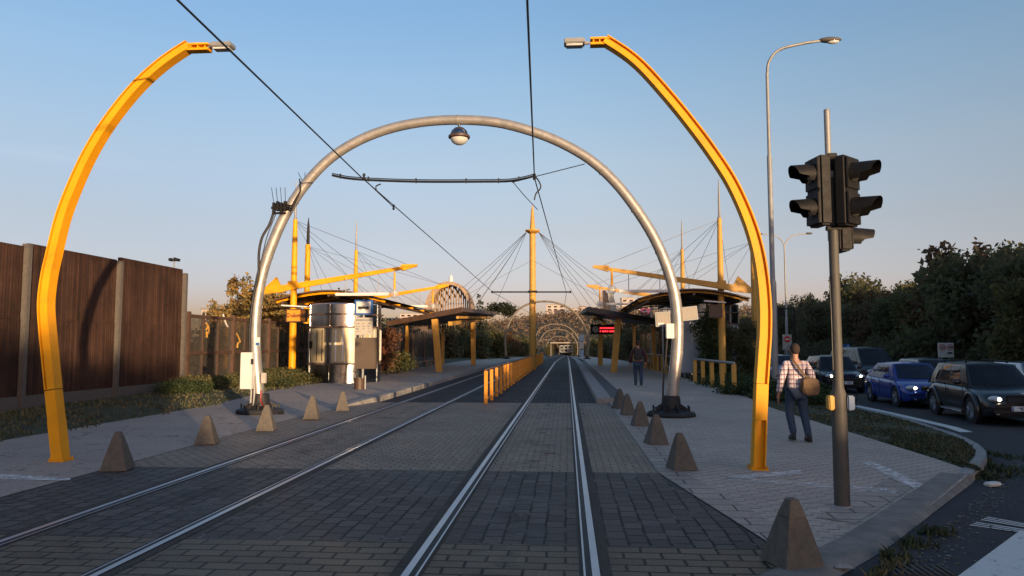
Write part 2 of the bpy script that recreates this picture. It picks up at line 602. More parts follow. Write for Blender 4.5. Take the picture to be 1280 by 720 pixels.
greypaint = pm('grey_pole_paint', (0.066, 0.062, 0.054), 0.65, 0.0, var=0.25, scale=7, dirt=((0.1, 0.085, 0.06), 0.6))
black = pm('black_rubber', (0.012, 0.012, 0.014), 0.65, var=0.3, dirt=((0.035, 0.032, 0.028), 0.5))
blackpl = pm('black_plastic', (0.011, 0.0105, 0.011), 0.6, spec=0.2, var=0.25, scale=12, dirt=((0.03, 0.027, 0.024), 0.5))
darkroof = pm('dark_roof_metal', (0.035, 0.03, 0.03), 0.55, var=0.3)
white = pm('white_paint', (0.62, 0.61, 0.585), 0.5, var=0.06, scale=4, dirt=((0.45, 0.42, 0.38), 0.4))
cream = pm('cream_enamel', (0.42, 0.385, 0.335), 0.45, var=0.08, scale=4, dirt=((0.4, 0.36, 0.3), 0.4))
concrete = pm('concrete', (0.108, 0.094, 0.078), 0.85, var=0.3, scale=14, bump=0.5, bscale=60, dirt=((0.09, 0.08, 0.065), 0.7))
conc_post = pm('concrete_post', (0.105, 0.093, 0.083), 0.85, var=0.2, scale=10, bump=0.3, dirt=((0.09, 0.08, 0.07), 0.5))
kerbm = pm('kerb_concrete', (0.27, 0.255, 0.24), 0.85, var=0.3, scale=7, bump=0.4, bscale=50, dirt=((0.1, 0.095, 0.085), 0.7))
brownp = pm('brown_paint', (0.075, 0.043, 0.03), 0.5, var=0.25, scale=4)
woodtan = pm('tan_timber', (0.27, 0.17, 0.085), 0.7, var=0.3, scale=6)
beigem = pm('beige_cladding', (0.32, 0.225, 0.15), 0.65, var=0.2, scale=4)
soil = pm('soil', (0.055, 0.043, 0.032), 0.95, var=0.4, scale=5, bump=0.8, bscale=30)
turf = pm('turf', (0.045, 0.05, 0.022), 0.95, var=0.5, scale=3.5, bump=0.9, bscale=45, dirt=((0.07, 0.055, 0.04), 0.8))
field = pm('field', (0.06, 0.06, 0.03), 0.95, var=0.4, scale=0.05)
bark = pm('bark', (0.07, 0.05, 0.035), 0.9, var=0.4, scale=12, bump=0.8)
wood_fence = boards('stained_fence_boards', (0.032, 0.017, 0.012), (0.074, 0.038, 0.026), 0.105, 1)
chrome = pm('chrome', (0.7, 0.7, 0.72), 0.12, 1.0, var=0.05)
carglass = glass('car_glass', (0.010, 0.012, 0.015), 0.75, 0.04)
winglass = pm('far_window_glass', (0.02, 0.022, 0.026), 0.08, var=0.2)
tyre = pm('tyre_rubber', (0.015, 0.015, 0.016), 0.85, var=0.3)
rimm = pm('alloy_rim', (0.45, 0.45, 0.47), 0.3, 0.9, var=0.1)
platem = pm('plate_white', (0.7, 0.7, 0.7), 0.4, var=0.05)
ink = pm('black_lettering', (0.015, 0.013, 0.013), 0.5, var=0.1)
bluesign = pm('sign_blue', (0.02, 0.10, 0.33), 0.4, var=0.1)
orangesign = pm('sign_orange', (0.80, 0.27, 0.02), 0.45, var=0.1)
reds = pm('sign_red', (0.55, 0.03, 0.03), 0.45, var=0.1)
pinks = pm('billboard_pink', (0.85, 0.16, 0.28), 0.5, var=0.08)
head_on = emit('headlight_glow', (1.0, 0.86, 0.62), 9.0)
led_red = emit('led_red', (1.0, 0.03, 0.04), 0.7)
lampglass = pm('lamp_glass', (0.55, 0.56, 0.55), 0.12, 0.0, var=0.1, coat=0.6)
wallpane = glass('noise_wall_glass', (0.10, 0.085, 0.07), 0.42, 0.10)
globeglass = glass('globe_glass', (0.5, 0.48, 0.46), 0.35, 0.05)
wirem = pm('cable_black', (0.01, 0.01, 0.011), 0.5, var=0.2)
cablem = pm('steel_cable', (0.10, 0.09, 0.09), 0.45, 0.5, var=0.2)
# ------------------------------------------------------------------ the setting
def ridge(x, y):
    """wooded rise far ahead, higher to the right, and the bank along the road"""
    h = 0.0
    if y > 380:
        t = ss(380, 640, y)
        w = 0.45 + 0.55 * ss(-130, -30, x)
        w *= 1.0 - 0.35 * ss(260, 600, x)
        h += 31.0 * t * w * (0.92 + 0.08 * math.sin(x * 0.045 + 0.6))
    return h

def terrain(x, y):
    z = prof(y)
    if -13.3 < x < 19.0:
        z += -0.55 if x > 5 else -0.30
    elif x >= 19.0:
        z += -0.45 + min(3.2, (x - 19.0) * 0.09) * ss(-8, 4, y)
    else:
        z += -0.02 - min(4.0, (-13.3 - x) * 0.03)
    return z + ridge(x, y)

def lines(a, b, step):
    n = max(1, round((b - a) / step))
    return [a + (b - a) * i / n for i in range(n)]

TX = [-3000, -1500, -800, -450] + lines(-300, -60, 24) + lines(-60, -16, 6) + [-16, -13.35, -13.25] + lines(-12, 18.9, 5) + [18.9, 19.05] + lines(20, 60, 5) + lines(60, 320, 26) + [320, 500, 900, 1600, 3000]
TY = [-1500, -500, -200, -100, -60] + lines(-40, 140, 9) + lines(140, 380, 20) + lines(380, 680, 20) + [680, 800, 1000, 1600, 3000, 6000]
mb = MB()
mb.grid([[(x, y, terrain(x, y)) for x in TX] for y in TY])
tag(mb.build('ground', field, smooth=80, fix=False), kind='structure')

def sheet(name, xl, xr, ys, zf, mat, nx=6, dz=0.0, kind='structure'):
    m = MB()
    rows = []
    for y in ys:
        a = xl(y) if callable(xl) else xl
        b = xr(y) if callable(xr) else xr
        rows.append([(a + (b - a) * i / nx, y, zf(a + (b - a) * i / nx, y) + dz) for i in range(nx + 1)])
    m.grid(rows)
    return tag(m.build(name, mat, fix=False, smooth=60), kind=kind)

pz = lambda x, y: prof(y)
KP = [(0.2, 3.9), (1.0, 4.8), (2.21, 6.2), (2.74, 6.83), (3.53, 7.9), (4.52, 9.27), (5.38, 10.48), (6.31, 11.88), (6.85, 12.8), (7.49, 14.13), (8.0, 15.46), (8.5, 17.23), (8.95, 19.89), (9.1, 23.8), (9.1, 75), (9.1, 200)]
def kx(y):
    for (xa, ya), (xb, yb) in zip(KP[:-1], KP[1:]):
        if ya <= y <= yb:
            return xa + (xb - xa) * (y - ya) / (yb - ya)
    return KP[0][0] if y < KP[0][1] else KP[-1][0]
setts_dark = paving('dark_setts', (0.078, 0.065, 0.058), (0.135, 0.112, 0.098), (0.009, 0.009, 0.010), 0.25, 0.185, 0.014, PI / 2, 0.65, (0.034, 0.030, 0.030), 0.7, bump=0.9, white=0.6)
setts_tan = paving('tan_setts', (0.145, 0.112, 0.076), (0.205, 0.16, 0.108), (0.014, 0.013, 0.012), 0.32, 0.175, 0.014, 0, 0.6, (0.06, 0.046, 0.032), 0.6, bump=0.8)
pavers_track = dashed_pavers('track_pavers', (0.27, 0.205, 0.152), (0.34, 0.26, 0.195), (0.014, 0.013, 0.012), 0.105, 0.24, 0, 0.17, 0.5, (0.17, 0.128, 0.096), 0.8)
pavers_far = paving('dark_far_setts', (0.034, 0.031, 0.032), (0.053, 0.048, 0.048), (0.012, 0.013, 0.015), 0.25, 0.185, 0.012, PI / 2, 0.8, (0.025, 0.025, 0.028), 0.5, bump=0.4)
pavers_walk = dashed_pavers('grey_pavers', (0.43, 0.35, 0.29), (0.51, 0.415, 0.345), (0.04, 0.036, 0.034), 0.115, 0.24, PI / 2 + R(6), 0.20, 0.5, (0.30, 0.245, 0.205), 0.7, row=0.25)
pavers_strip = paving('kerb_strip_pavers', (0.36, 0.29, 0.24), (0.44, 0.36, 0.30), (0.05, 0.05, 0.05), 0.6, 0.3, 0.012, R(0), 0.65, (0.12, 0.115, 0.11), 0.6, bump=0.4)
tactile = paving('dark_tactile_strip', (0.06, 0.06, 0.066), (0.08, 0.08, 0.086), (0.03, 0.03, 0.032), 0.3, 0.3, 0.01, 0, 0.65, (0.045, 0.045, 0.05), 0.5, bump=0.4)
walk_asph = asphalt('pale_worn_asphalt', (0.30, 0.24, 0.20), (0.37, 0.305, 0.255), 0.75)
road_asph = asphalt('road_asphalt', (0.030, 0.031, 0.036), (0.046, 0.046, 0.05), 0.9)
trackside = asphalt('rail_bed_concrete', (0.040, 0.034, 0.030), (0.075, 0.062, 0.052), 0.9)

XL, XR = -6.5, 1.25
def xr_near(y):                      # paved track bed widens towards the camera
    return 1.25 if y > 10.4 else 1.25 + 0.54 * (10.4 - max(y, 6.0)) / 3.6
sheet('tan_sett_paving', XL, lambda y: min(xr_near(y), kx(y) - 0.03), [-8, -3, 2, 3.9, 4.8, 5.5, 5.6, 5.7, 5.8, 5.9, 6.0, 6.2, 6.5, 6.65], pz, setts_tan, 4)
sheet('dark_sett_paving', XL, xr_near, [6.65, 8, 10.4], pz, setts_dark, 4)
sheet('track_paver_paving', XL, XR, [10.4, 14, 18, 22.5], pz, pavers_track, 4)
YF = [22.5, 30, 40, 50, 60, 75] + lines(80, 400, 10)
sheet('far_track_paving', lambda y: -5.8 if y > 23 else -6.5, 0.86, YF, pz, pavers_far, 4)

# left pavement
YW = [-8, -3, 2, 6, 10, 14, 18, 20.5, 21.5, 22.5, 23.5, 25, 26, 30, 40, 50, 60, 75]
sheet('left_pavement', -10.3, lambda y: -6.5 if y < 18 else -6.5 + 0.5 * ss(18, 22.5, y), YW, zplat, walk_asph, 4, 0.006)
YP = [75] + lines(80, 200, 10)
sheet('left_platform_far', -10.3, -6.0, YP, zplat, walk_asph, 3, 0.006)
# right pavement, cut off diagonally where it meets the road
def xr_walk(y):
    return min(5.63, max(0.2, kx(y) - 0.05))
YR = [4.3, 4.8, 5.5, 5.6, 5.7, 5.8, 5.9, 6.0, 6.2, 6.5, 6.83, 7.4, 7.9, 8.6, 9.27, 9.9, 10.48, 10.85, 12, 14, 17, 20.5, 21.5, 22.5, 23.5, 25, 26, 30, 40, 50, 60, 75]
def xl_walk(y):
    return xr_near(y) if y < 10.4 else 1.25 if y < 22.4 else 1.75
sheet('right_pavement', lambda y: min(xl_walk(y), xr_walk(y)), xr_walk, YR, zplat, pavers_walk, 5, 0.006)
sheet('right_platform_far', 1.75, 5.63, YP, zplat, pavers_walk, 3, 0.006)
sheet('pavement_edge_strip', lambda y: xr_near(y) - 0.02, lambda y: xr_near(y) + 0.34, [6.1, 7, 8.5, 10.4, 14, 18, 20.5, 22.4], zplat, pavers_strip, 2, 0.011)

# platform kerbs: individual stones along the edge, light top and vertical face
def kerb_row(name, x0, x1, y0, y1, step, top, mat):
    m = MB()
    y = y0
    k = 0
    while y < y1:
        zt = top + prof(y) + (random.random() - 0.5) * 0.008
        m.box(((x0 + x1) / 2, y + step / 2, zt - 0.15), (x1 - x0, step - 0.012, 0.30))
        y += step
    return tag(m.build(name, mat, bevel=0.012), kind='structure')
kerb_row('right_platform_kerb', 0.86, 1.32, 22.6, 75, 1.0, 0.175, kerbm)
kerb_row('left_platform_kerb', -6.05, -5.75, 22.8, 75, 1.0, 0.175, kerbm)
kerb_row('right_platform_kerb_far', 0.86, 1.32, 75, 200, 5.0, 0.175, kerbm)
kerb_row('left_platform_kerb_far', -6.05, -5.75, 75, 200, 5.0, 0.175, kerbm)
mb = MB()
ln = [(-6.62, 18.4, -0.10), (-6.52, 19.6, -0.05), (-6.35, 20.8, 0.03), (-6.12, 21.9, 0.09), (-5.9, 22.8, 0.14)]
for a, b in zip(ln[:-1], ln[1:]):
    mb.bar(Vector(a) * 1.0 + Vector((0, 0, -0.10)), Vector(b) + Vector((0, 0, -0.10)), 0.28, 0.26)
tag(mb.build('platform_ramp_kerb', kerbm, bevel=0.01), kind='structure')
sheet('tactile_strip', 1.325, 1.76, [22.6] + [30, 40, 50, 60, 75], lambda x, y: prof(y) + 0.165, tactile, 2, 0.004)
mb = MB()
mb.box((1.31, 22.45, 0.075), (0.9, 0.28, 0.18))
tag(mb.build('platform_end_kerb', kerbm, bevel=0.012), kind='structure')

# the road on the right, lower than the pavement
YD = [-60, -30, -10, 0, 4, 6, 8, 10, 12, 14, 16, 19, 22, 30, 40, 50, 60, 75] + lines(80, 220, 10)
sheet('road', 0.6, 18.6, YD, lambda x, y: zroad(y), road_asph, 8)

def ribbon(name, path, w0, w1, zf, mat, kind='structure', thick=None):
    """flat band beside a path, from offset w0 to w1 on its right hand"""
    m = MB()
    top = []
    for i, p in enumerate(path):
        a, b = path[max(0, i - 1)], path[min(len(path) - 1, i + 1)]
        t = Vector((b[0] - a[0], b[1] - a[1], 0)).normalized()
        n = Vector((t.y, -t.x, 0))
        q = Vector((p[0], p[1], 0))
        A, B = q + n * w0, q + n * w1
        top.append([(A.x, A.y, zf(A.x, p[1])), (B.x, B.y, zf(B.x, p[1]))])
    if thick is None:
        m.grid(top)
    else:
        rows = [[(r[0][0], r[0][1], r[0][2] - thick), r[0], r[1], (r[1][0], r[1][1], r[1][2] - thick)] for r in top]
        m.grid(rows)
    return tag(m.build(name, mat, fix=False), kind=kind)

def fine(path, step=0.5, ymax=90):
    out = []
    for a, b in zip(path[:-1], path[1:]):
        if a[1] > ymax: break
        n = max(1, int(math.hypot(b[0] - a[0], b[1] - a[1]) / step))
        n = min(n, 12)
        out += [(a[0] + (b[0] - a[0]) * i / n, a[1] + (b[1] - a[1]) * i / n) for i in range(n)]
    return out + [path[-1]]
KF = fine(KP)
m = MB()
kq = [q for q in KF if q[1] >= 10.4]
acc, start = 0.0, kq[0]
for a_, b_ in zip(kq[:-1], kq[1:]):
    acc += math.hypot(b_[0] - a_[0], b_[1] - a_[1])
    if acc > 0.9:
        d_ = Vector((b_[0] - start[0], b_[1] - start[1], 0)); t_ = d_.normalized(); n_ = Vector((-t_.y, t_.x, 0)) * 0.085
        za, zb_ = [min(0.02, zroad(q[1]) + 0.14) + random.uniform(-.006, .006) - 0.15 for q in (start, b_)]
        m.bar(Vector((start[0], start[1], za)) + n_ + t_ * 0.006, Vector((b_[0], b_[1], zb_)) + n_ - t_ * 0.006, 0.17, 0.30)
        acc, start = 0.0, b_
tag(m.build('road_kerb', kerbm, bevel=0.012), kind='structure')
kerb_brown = pm('worn_dropped_kerb', (0.20, 0.178, 0.155), 0.9, var=0.3, scale=4, bump=0.4, dirt=((0.06, 0.05, 0.04), 0.8))
ribbon('dropped_kerb', [q for q in KF if q[1] <= 10.5], -0.36, -0.09, lambda x, y: 0.016, kerb_brown, thick=0.1)
m = MB()
rows_ = []
for i_, q in enumerate([q for q in KF if q[1] <= 10.5]):
    t_ = Vector((KF[i_ + 1][0] - q[0], KF[i_ + 1][1] - q[1], 0)).normalized()
    n_ = Vector((t_.y, -t_.x, 0))
    A_, B_ = Vector((q[0], q[1], 0.0155)) - n_ * 0.09, Vector((q[0], q[1], 0)) + n_ * 0.02
    B_.z = zroad(B_.y) + 0.004
    rows_.append([tuple(A_), tuple(A_.lerp(B_, .5) + Vector((0, 0, .012))), tuple(B_)])
m.grid(rows_)
tag(m.build('dropped_kerb_slope', kerb_brown, fix=False, smooth=60), kind='structure')
ribbon('pavement_border', [q for q in KF if 7.3 <= q[1] <= 10.2], -0.80, -0.42, lambda x, y: 0.012, pavers_strip)

# planted verge between pavement and road
def zv(x, y):
    k = kx(y) - 0.17
    t = min(1, max(0, (x - 5.63) / max(0.05, k - 5.63)))
    return (zplat(x, y) - 0.005) * (1 - t) + min(0.012, zroad(y) + 0.13) * t + 0.05 * math.sin(t * PI)
sheet('grass_verge', 5.63, lambda y: max(5.66, kx(y) - 0.165), [10.85, 11.2, 11.6, 12, 13, 14, 15, 16, 17, 19, 21, 24, 27, 30, 40, 50, 60, 75] + lines(80, 200, 20), zv, turf, 8)
# left strip in front of the noise wall
zl = lambda x, y: zplat(x, y) - 0.004 + 0.16 * ss(10.25, 11.6, -x) + 0.03 * math.sin(x * 2.1 + y * 0.9) * ss(10.6, 11.6, -x)
sheet('left_verge', -13.62, -10.28, [-8, -2, 4, 8] + lines(10, 75, 1.5) + [75, 90, 120, 160, 200], zl, turf, 8)

# road markings and worn white lines on the pavements
def worn_white(name, amount, col=(0.62, 0.6, 0.56)):
    m, nt, b = new_mat(name)
    b.inputs['Base Color'].default_value = c4(col)
    b.inputs['Roughness'].default_value = 0.7
    tc = N(nt, 'ShaderNodeTexCoord')
    n1 = N(nt, 'ShaderNodeTexNoise', Scale=9.0, Detail=8.0, Roughness=0.8)
    nt.links.new(tc.outputs['Object'], n1.inputs['Vector'])
    f = ramp(nt, n1.outputs[0], [(amount - 0.1, 1), (amount + 0.1, 0)])
    tr = N(nt, 'ShaderNodeBsdfTransparent')
    mx = N(nt, 'ShaderNodeMixShader')
    nt.links.new(f, mx.inputs[0])
    nt.links.new(tr.outputs[0], mx.inputs[1])
    nt.links.new(b.outputs[0], mx.inputs[2])
    nt.links.new(mx.outputs[0], nt.nodes['Material Output'].inputs[0])
    return m
ww_good, ww_bad, ww_faint = worn_white('road_line_white', 0.66), worn_white('worn_line_white', 0.51, (0.75, 0.72, 0.68)), worn_white('faint_line_white', 0.45, (0.75, 0.72, 0.68))
ribbon('road_edge_marking', [q for q in KF if 10.6 <= q[1] <= 90], 0.62, 0.92, lambda x, y: zroad(y) + 0.005, ww_good)
def mark(name, pts, mat, z):
    m = MB()
    m.add([(p.x, p.y, z(p.x, p.y)) for p in pts], [tuple(range(len(pts)))])
    return tag(m.build(name, mat, fix=True), kind='structure')
zr = lambda x, y: zroad(y) + 0.006
gp = lambda px, py: G(px, py, zroad(7) )
mark('crossing_marking', [gp(1196, 722), gp(1275, 664), gp(1330, 676), gp(1330, 740)], ww_good, zr)
for a in (0, 1, 2, 4, 5, 6):
    y0 = 646 + a * 1.7
    mark('thin_line_marking', [gp(1234 - a * 3.5, y0 + 0.0), gp(1300, y0 + 12.5), gp(1300, y0 + 13.5), gp(1233 - a * 3.5, y0 + 0.9)], ww_good, zr)
zw = lambda x, y: zplat(x, y) + 0.0125
mark('worn_line_marking', [G(905, 597), G(1000, 588), G(1003, 593), G(908, 601)], ww_bad, zw)
mark('worn_line_marking', [G(908, 597), G(1120, 612), G(1122, 618), G(905, 601)], ww_faint, zw)
mark('worn_line_marking', [G(1078, 579), G(1092, 578), G(1176, 617), G(1160, 620)], ww_bad, zw)
mark('worn_line_marking', [G(-60, 588), G(0, 593), G(88, 599), G(88, 602), G(0, 600), G(-60, 597)], ww_bad, zw)

# rails: four, each with its groove
railtop = pm('polished_rail_steel', (0.36, 0.36, 0.385), 0.36, 1.0, var=0.12, scale=2)
groove = pm('rail_groove', (0.012, 0.011, 0.011), 0.7, var=0.3)
RX = [(-5.03, 1, 'leftmost tram rail, by the left platform kerb'), (-3.58, -1, 'tram rail on the left track nearest the central yellow railing'),
      (-1.235, 1, 'tram rail right of the yellow railing, left rail of the right track'), (0.21, -1, 'rightmost tram rail, beside the right platform kerb')]
RY = [-8, 0, 6, 10.1, 16, 22.5, 30, 40, 50, 60, 75] + lines(80, 400, 10)
for x, s, d in RX:
    m = MB()
    for (a, b, z, mi) in ((x - 0.030, x + 0.030, 0.012, 0), (min(x + s * 0.032, x + s * 0.078), max(x + s * 0.032, x + s * 0.078), 0.0075, 1), (min(x + s * 0.079, x + s * 0.095), max(x + s * 0.079, x + s * 0.095), 0.0095, 0)):
        m.grid([[(a, y, prof(y) + z), (b, y, prof(y) + z)] for y in RY], mi)
    tag(m.build('tram_rail', [railtop, groove], fix=False), 'shiny steel ' + d, 'tram rail', 'steel tram rails set in the paving')
    sheet('rail_bed', x - 0.125, x + 0.125, RY, pz, trackside, 1, 0.004)

# grass blades and weeds (stuff)
def blades(name, spots, mats, hmin, hmax, w=0.012):
    m = MB()
    for (x, y, z) in spots:
        a = random.random() * 2 * PI
        h = random.uniform(hmin, hmax)
        lx, ly = random.gauss(0, 0.45) * h, random.gauss(0, 0.45) * h
        ww = w * random.uniform(0.7, 1.6) * (1 + y * 0.03)
        dx, dy = math.cos(a) * ww, math.sin(a) * ww
        m.add([(x - dx, y - dy, z), (x + dx, y + dy, z), (x + lx, y + ly, z + h)], [(0, 1, 2)], random.randrange(len(mats)))
    return tag(m.build(name, mats, fix=False), kind='stuff')
g1 = pm('grass_green', (0.045, 0.06, 0.02), 0.8, var=0.4)
g2 = pm('grass_dry', (0.12, 0.10, 0.05), 0.85, var=0.3)
g3 = pm('grass_dark', (0.025, 0.035, 0.014), 0.8, var=0.3)
def patchy(x, y):
    return math.sin(x * 1.7 + y * 0.6) + math.sin(x * 0.9 - y * 1.3 + 1) + math.sin(y * 2.3 + x * 0.4) > -0.6
sp = []
while len(sp) < 15000:
    y = 10.9 + 26 * random.random() ** 1.7
    x = random.uniform(5.66, max(5.7, kx(y) - 0.2))
    if patchy(x, y) or random.random() < 0.2:
        sp.append((x, y, zv(x, y) - 0.005))
blades('grass', sp, [g1, g3, g3, g2], 0.015, 0.055)
sp = []
while len(sp) < 12000:
    y = 9 + 26 * random.random() ** 1.4
    x = random.uniform(-13.4, -10.2 + 0.2 * math.sin(y * 2.2))
    if patchy(x, y) or random.random() < 0.3:
        sp.append((x, y, zl(x, y) - 0.005))
blades('grass', sp, [g1, g2, g3, g2], 0.03, 0.09)
sp = []
def weed(px, py, n, sx, sy):
    c = G(px, py, -0.1)
    for _ in range(n):
        y = c.y + random.gauss(0, sy)
        x = max(kx(y) + (0.14 if y < 10.4 else 0.02), c.x + random.gauss(0, sx))
        sp.append((x, y, zroad(y)))
for px, py, n, sx, sy in ((1238, 582, 500, .16, .5), (1225, 596, 260, .2, .2), (1165, 676, 160, .10, .08), (1135, 692, 200, .12, .07), (1105, 708, 160, .10, .05), (1240, 560, 200, .12, .5)):
    weed(px, py, n, sx, sy)
blades('weeds', sp, [g1, g3, g3], 0.02, 0.09)
sp = []
for _ in range(260):
    y = 6.25 + random.gauss(0, .16)
    sp.append((kx(y) + 0.22 + abs(random.gauss(0, .07)), y, zroad(y)))
blades('dry_weeds', sp, [g2, g1], 0.02, 0.07)
# fallen leaves and litter specks along the kerb
m = MB()
for _ in range(900):
    i = random.random()
    y = random.uniform(6.2, 14)
    x = kx(y) + abs(random.gauss(0, 0.22)) + 0.30
    a, s = random.random() * PI, random.uniform(0.006, 0.02)
    c, d = math.cos(a) * s, math.sin(a) * s
    z = zroad(y) + 0.004 + random.random() * 0.008
    m.add([(x - c, y - d, z), (x + d, y - c, z + 0.004), (x + c, y + d, z), (x - d, y + c, z + 0.003)], [(0, 1, 2, 3)], random.randrange(3))
tag(m.build('fallen_leaves', [pm('leaf_litter', (0.16, 0.11, 0.06), 0.9), pm('grit', (0.2, 0.19, 0.18), 0.9), pm('leaf_litter_dark', (0.07, 0.05, 0.03), 0.9)], fix=False), kind='stuff')
# ------------------------------------------------------------------ yellow curved lamp posts
PY = 10.7
def curved_post(pix, s, label, arm, lamp):
    """pix: outer edge of the front face; s=+1 when the middle of the street is towards +X"""
    W, D = 0.168, 0.185
    raw = [P(a, b, PY) for a, b in pix]
    raw[0].z = 0.0
    # smooth the upper curve
    pts = [raw[0], raw[1], raw[2]]
    up = raw[2:]
    for i in range(len(up) - 1):
        p0, p1, p2, p3 = up[max(0, i - 1)], up[i], up[i + 1], up[min(len(up) - 1, i + 2)]
        for k in range(1, 6):
            t = k / 5
            pts.append(0.5 * ((2 * p1) + (p2 - p0) * t + (2 * p0 - 5 * p1 + 4 * p2 - p3) * t * t + (3 * p1 - p0 - 3 * p2 + p3) * t ** 3))
    base = thing('curved_lamp_post', (pts[0].x + s * W / 2, PY + D / 2, 0), label, 'lamp post', 'yellow curved lamp posts')
    def inward(i, arr):
        t = (arr[min(i + 1, len(arr) - 1)] - arr[max(i - 1, 0)]).normalized()
        n = Vector((t.z, 0, -t.x))
        return n if n.x * s > 0 or abs(n.x) < .1 and n.z < 0 else -n
    rc = 0.080 if s < 0 else 0.05
    sec = [(0, 0), (0.02, 0), (0.02, 0.045), (rc, 0.045), (rc, 0.0), (W, 0), (W, D), (0, D)]
    sec_low = [(0, 0), (0.02, 0), (0.02, 0.0), (0.07, 0.0), (0.07, 0.0), (W, 0), (W, D), (0, D)]
    def sweep(arr, sc, i0, i1):
        m = MB()
        vs, fs, n = [], [], len(sc)
        for i in range(i0, i1 + 1):
            w = inward(i, arr)
            tap = 1.0 - 0.22 * i / len(arr)
            vs += [arr[i] + w * a * tap + Vector((0, b, 0)) for a, b in sc]
        for i in range(i1 - i0):
            fs += [(i * n + k, i * n + (k + 1) % n, (i + 1) * n + (k + 1) % n, (i + 1) * n + k) for k in range(n)]
        fs += [tuple(range(n)), tuple(range((i1 - i0) * n, (i1 - i0 + 1) * n))[::-1]]
        return m.add(vs, fs)
    lo = pts[:2]
    f = 0.0
    m = MB()
    a, b = pts[0], pts[1]
    t = (b - a).normalized()
    for q0, q1, grow in ((a, a + (b - a) * 0.58, 0.008), (a + (b - a) * 0.58, b, 0.0)):
        c0, c1 = q0 + Vector((s * W / 2, D / 2, 0)), q1 + Vector((s * W / 2, D / 2, 0))
        if s < 0 and grow:
            # recessed panel between two flanges at the foot of the right-hand post
            m.bar(c0 + Vector((0.012, 0.04, 0)), c1 + Vector((0.012, 0.04, 0)), W - 0.05, D - 0.08, up=(0, 1, 0))
            m.bar(c0 + Vector((-W / 2 + 0.02, 0, 0)), c1 + Vector((-W / 2 + 0.02, 0, 0)), 0.045, D, up=(0, 1, 0))
            m.bar(c0 + Vector((W / 2 - 0.008, 0, 0)), c1 + Vector((W / 2 - 0.008, 0, 0)), 0.02, D, up=(0, 1, 0))
        else:
            m.bar(c0, c1, W + grow, D + grow, up=(0, 1, 0))
    m.build('lower_column', yellow, base, bevel=0.004)
    mm = sweep(pts, sec, 1, len(pts) - 1)
    mm.build('curved_beam', yellow, base, smooth=30)
    # foot plate, weld collar and bolts
    m = MB()
    c = pts[0] + Vector((s * W / 2, D / 2, 0.012))
    m.box(c, (W + 0.07, D + 0.06, 0.022))
    for dx in (-1, 1):
        for dy in (-1, 1):
            m.lathe([(0.016, 0.0), (0.016, 0.03), (0.009, 0.035), (0.009, 0.05)], (c.x + dx * (W / 2 + 0.018), c.y + dy * (D / 2 + 0.012), 0.02), 6)
    m.build('foot_plate', yellow, base)
    m = MB()
    j0, j1 = [P(q[0], q[1], PY) for q in arm]
    m.box((j0 + j1) / 2 + Vector((0, D / 2, -0.06)), ((j1 - j0).length, D - 0.03, 0.035))
    m.box((j0 + j1) / 2 + Vector((0, D / 2, 0.02)), ((j1 - j0).length, D - 0.03, 0.03))
    m.box((j0 + j1) / 2 + Vector((0, D - 0.03, -0.02)), ((j1 - j0).length, 0.03, 0.06))
    for k in range(3):
        m.box(j0 + (j1 - j0) * (0.25 + 0.3 * k) + Vector((0, D / 2, -0.02)), (0.02, D - 0.06, 0.05))
    m.build('lamp_arm', yellow, base, bevel=0.003)
    l0, l1 = [P(q[0], q[1], PY) for q in lamp]
    L = (l1 - l0).length
    c = (l0 + l1) / 2 + Vector((0, D / 2, 0))
    m = MB()
    m.box(c + Vector((0, 0, 0.012)), (L, 0.20, 0.075))
    m.box(c + Vector((-s * (L / 2 + 0.03), 0, 0)), (0.09, 0.05, 0.045))
    h = m.build('lamp_head', galv, base, bevel=0.012)
    m = MB()
    m.box(c + Vector((0, 0, -0.04)), (L * 0.8, 0.15, 0.03))
    m.build('lens', lampglass, h, bevel=0.008)
    return base
curved_post([(64, 585), (55, 488), (48, 417), (46, 380), (50, 345), (56, 318), (68, 270), (84, 228), (104, 186), (129, 146), (163, 104), (197, 73), (231, 50)], 1,
            'yellow curved steel lamp post on the left pavement, before the brown timber wall', [(229, 55), (259, 56)], [(262, 55), (288, 56)])
curved_post([(957, 579), (961, 480), (965, 420), (965, 383), (961, 340), (953, 300), (940, 262), (921, 222), (896, 184), (872, 152), (846, 120), (812, 82), (788, 61), (760, 43)], -1,
            'yellow curved steel lamp post standing on the right pavement, near the man in plaid', [(764, 48), (738, 48)], [(731, 51), (705, 51)])

# ------------------------------------------------------------------ tram catenary arches
AY = 18.6
apix = [(325, 517), (322, 480), (319, 440), (319, 405), (322, 372), (329, 338), (341, 303), (357, 268), (379, 234), (407, 203), (440, 180), (480, 163), (525, 153), (572, 150), (620, 153), (664, 164), (702, 179), (738, 200), (769, 228), (795, 261), (817, 296), (833, 332), (843, 368), (847, 405), (846, 440), (842, 480), (839, 517)]
apts = [P(a, b, AY) for a, b in apix]
def smooth_path(up, k=4):
    up = [Vector(q) for q in up]
    out = [up[0]]
    for i in range(len(up) - 1):
        p0, p1, p2, p3 = up[max(0, i - 1)], up[i], up[i + 1], up[min(len(up) - 1, i + 2)]
        for j in range(1, k + 1):
            t = j / k
            out.append(0.5 * ((2 * p1) + (p2 - p0) * t + (2 * p0 - 5 * p1 + 4 * p2 - p3) * t * t + (3 * p1 - p0 - 3 * p2 + p3) * t ** 3))
    return out
arch_line = smooth_path(apts)
AXC = (apts[0].x + apts[-1].x) / 2
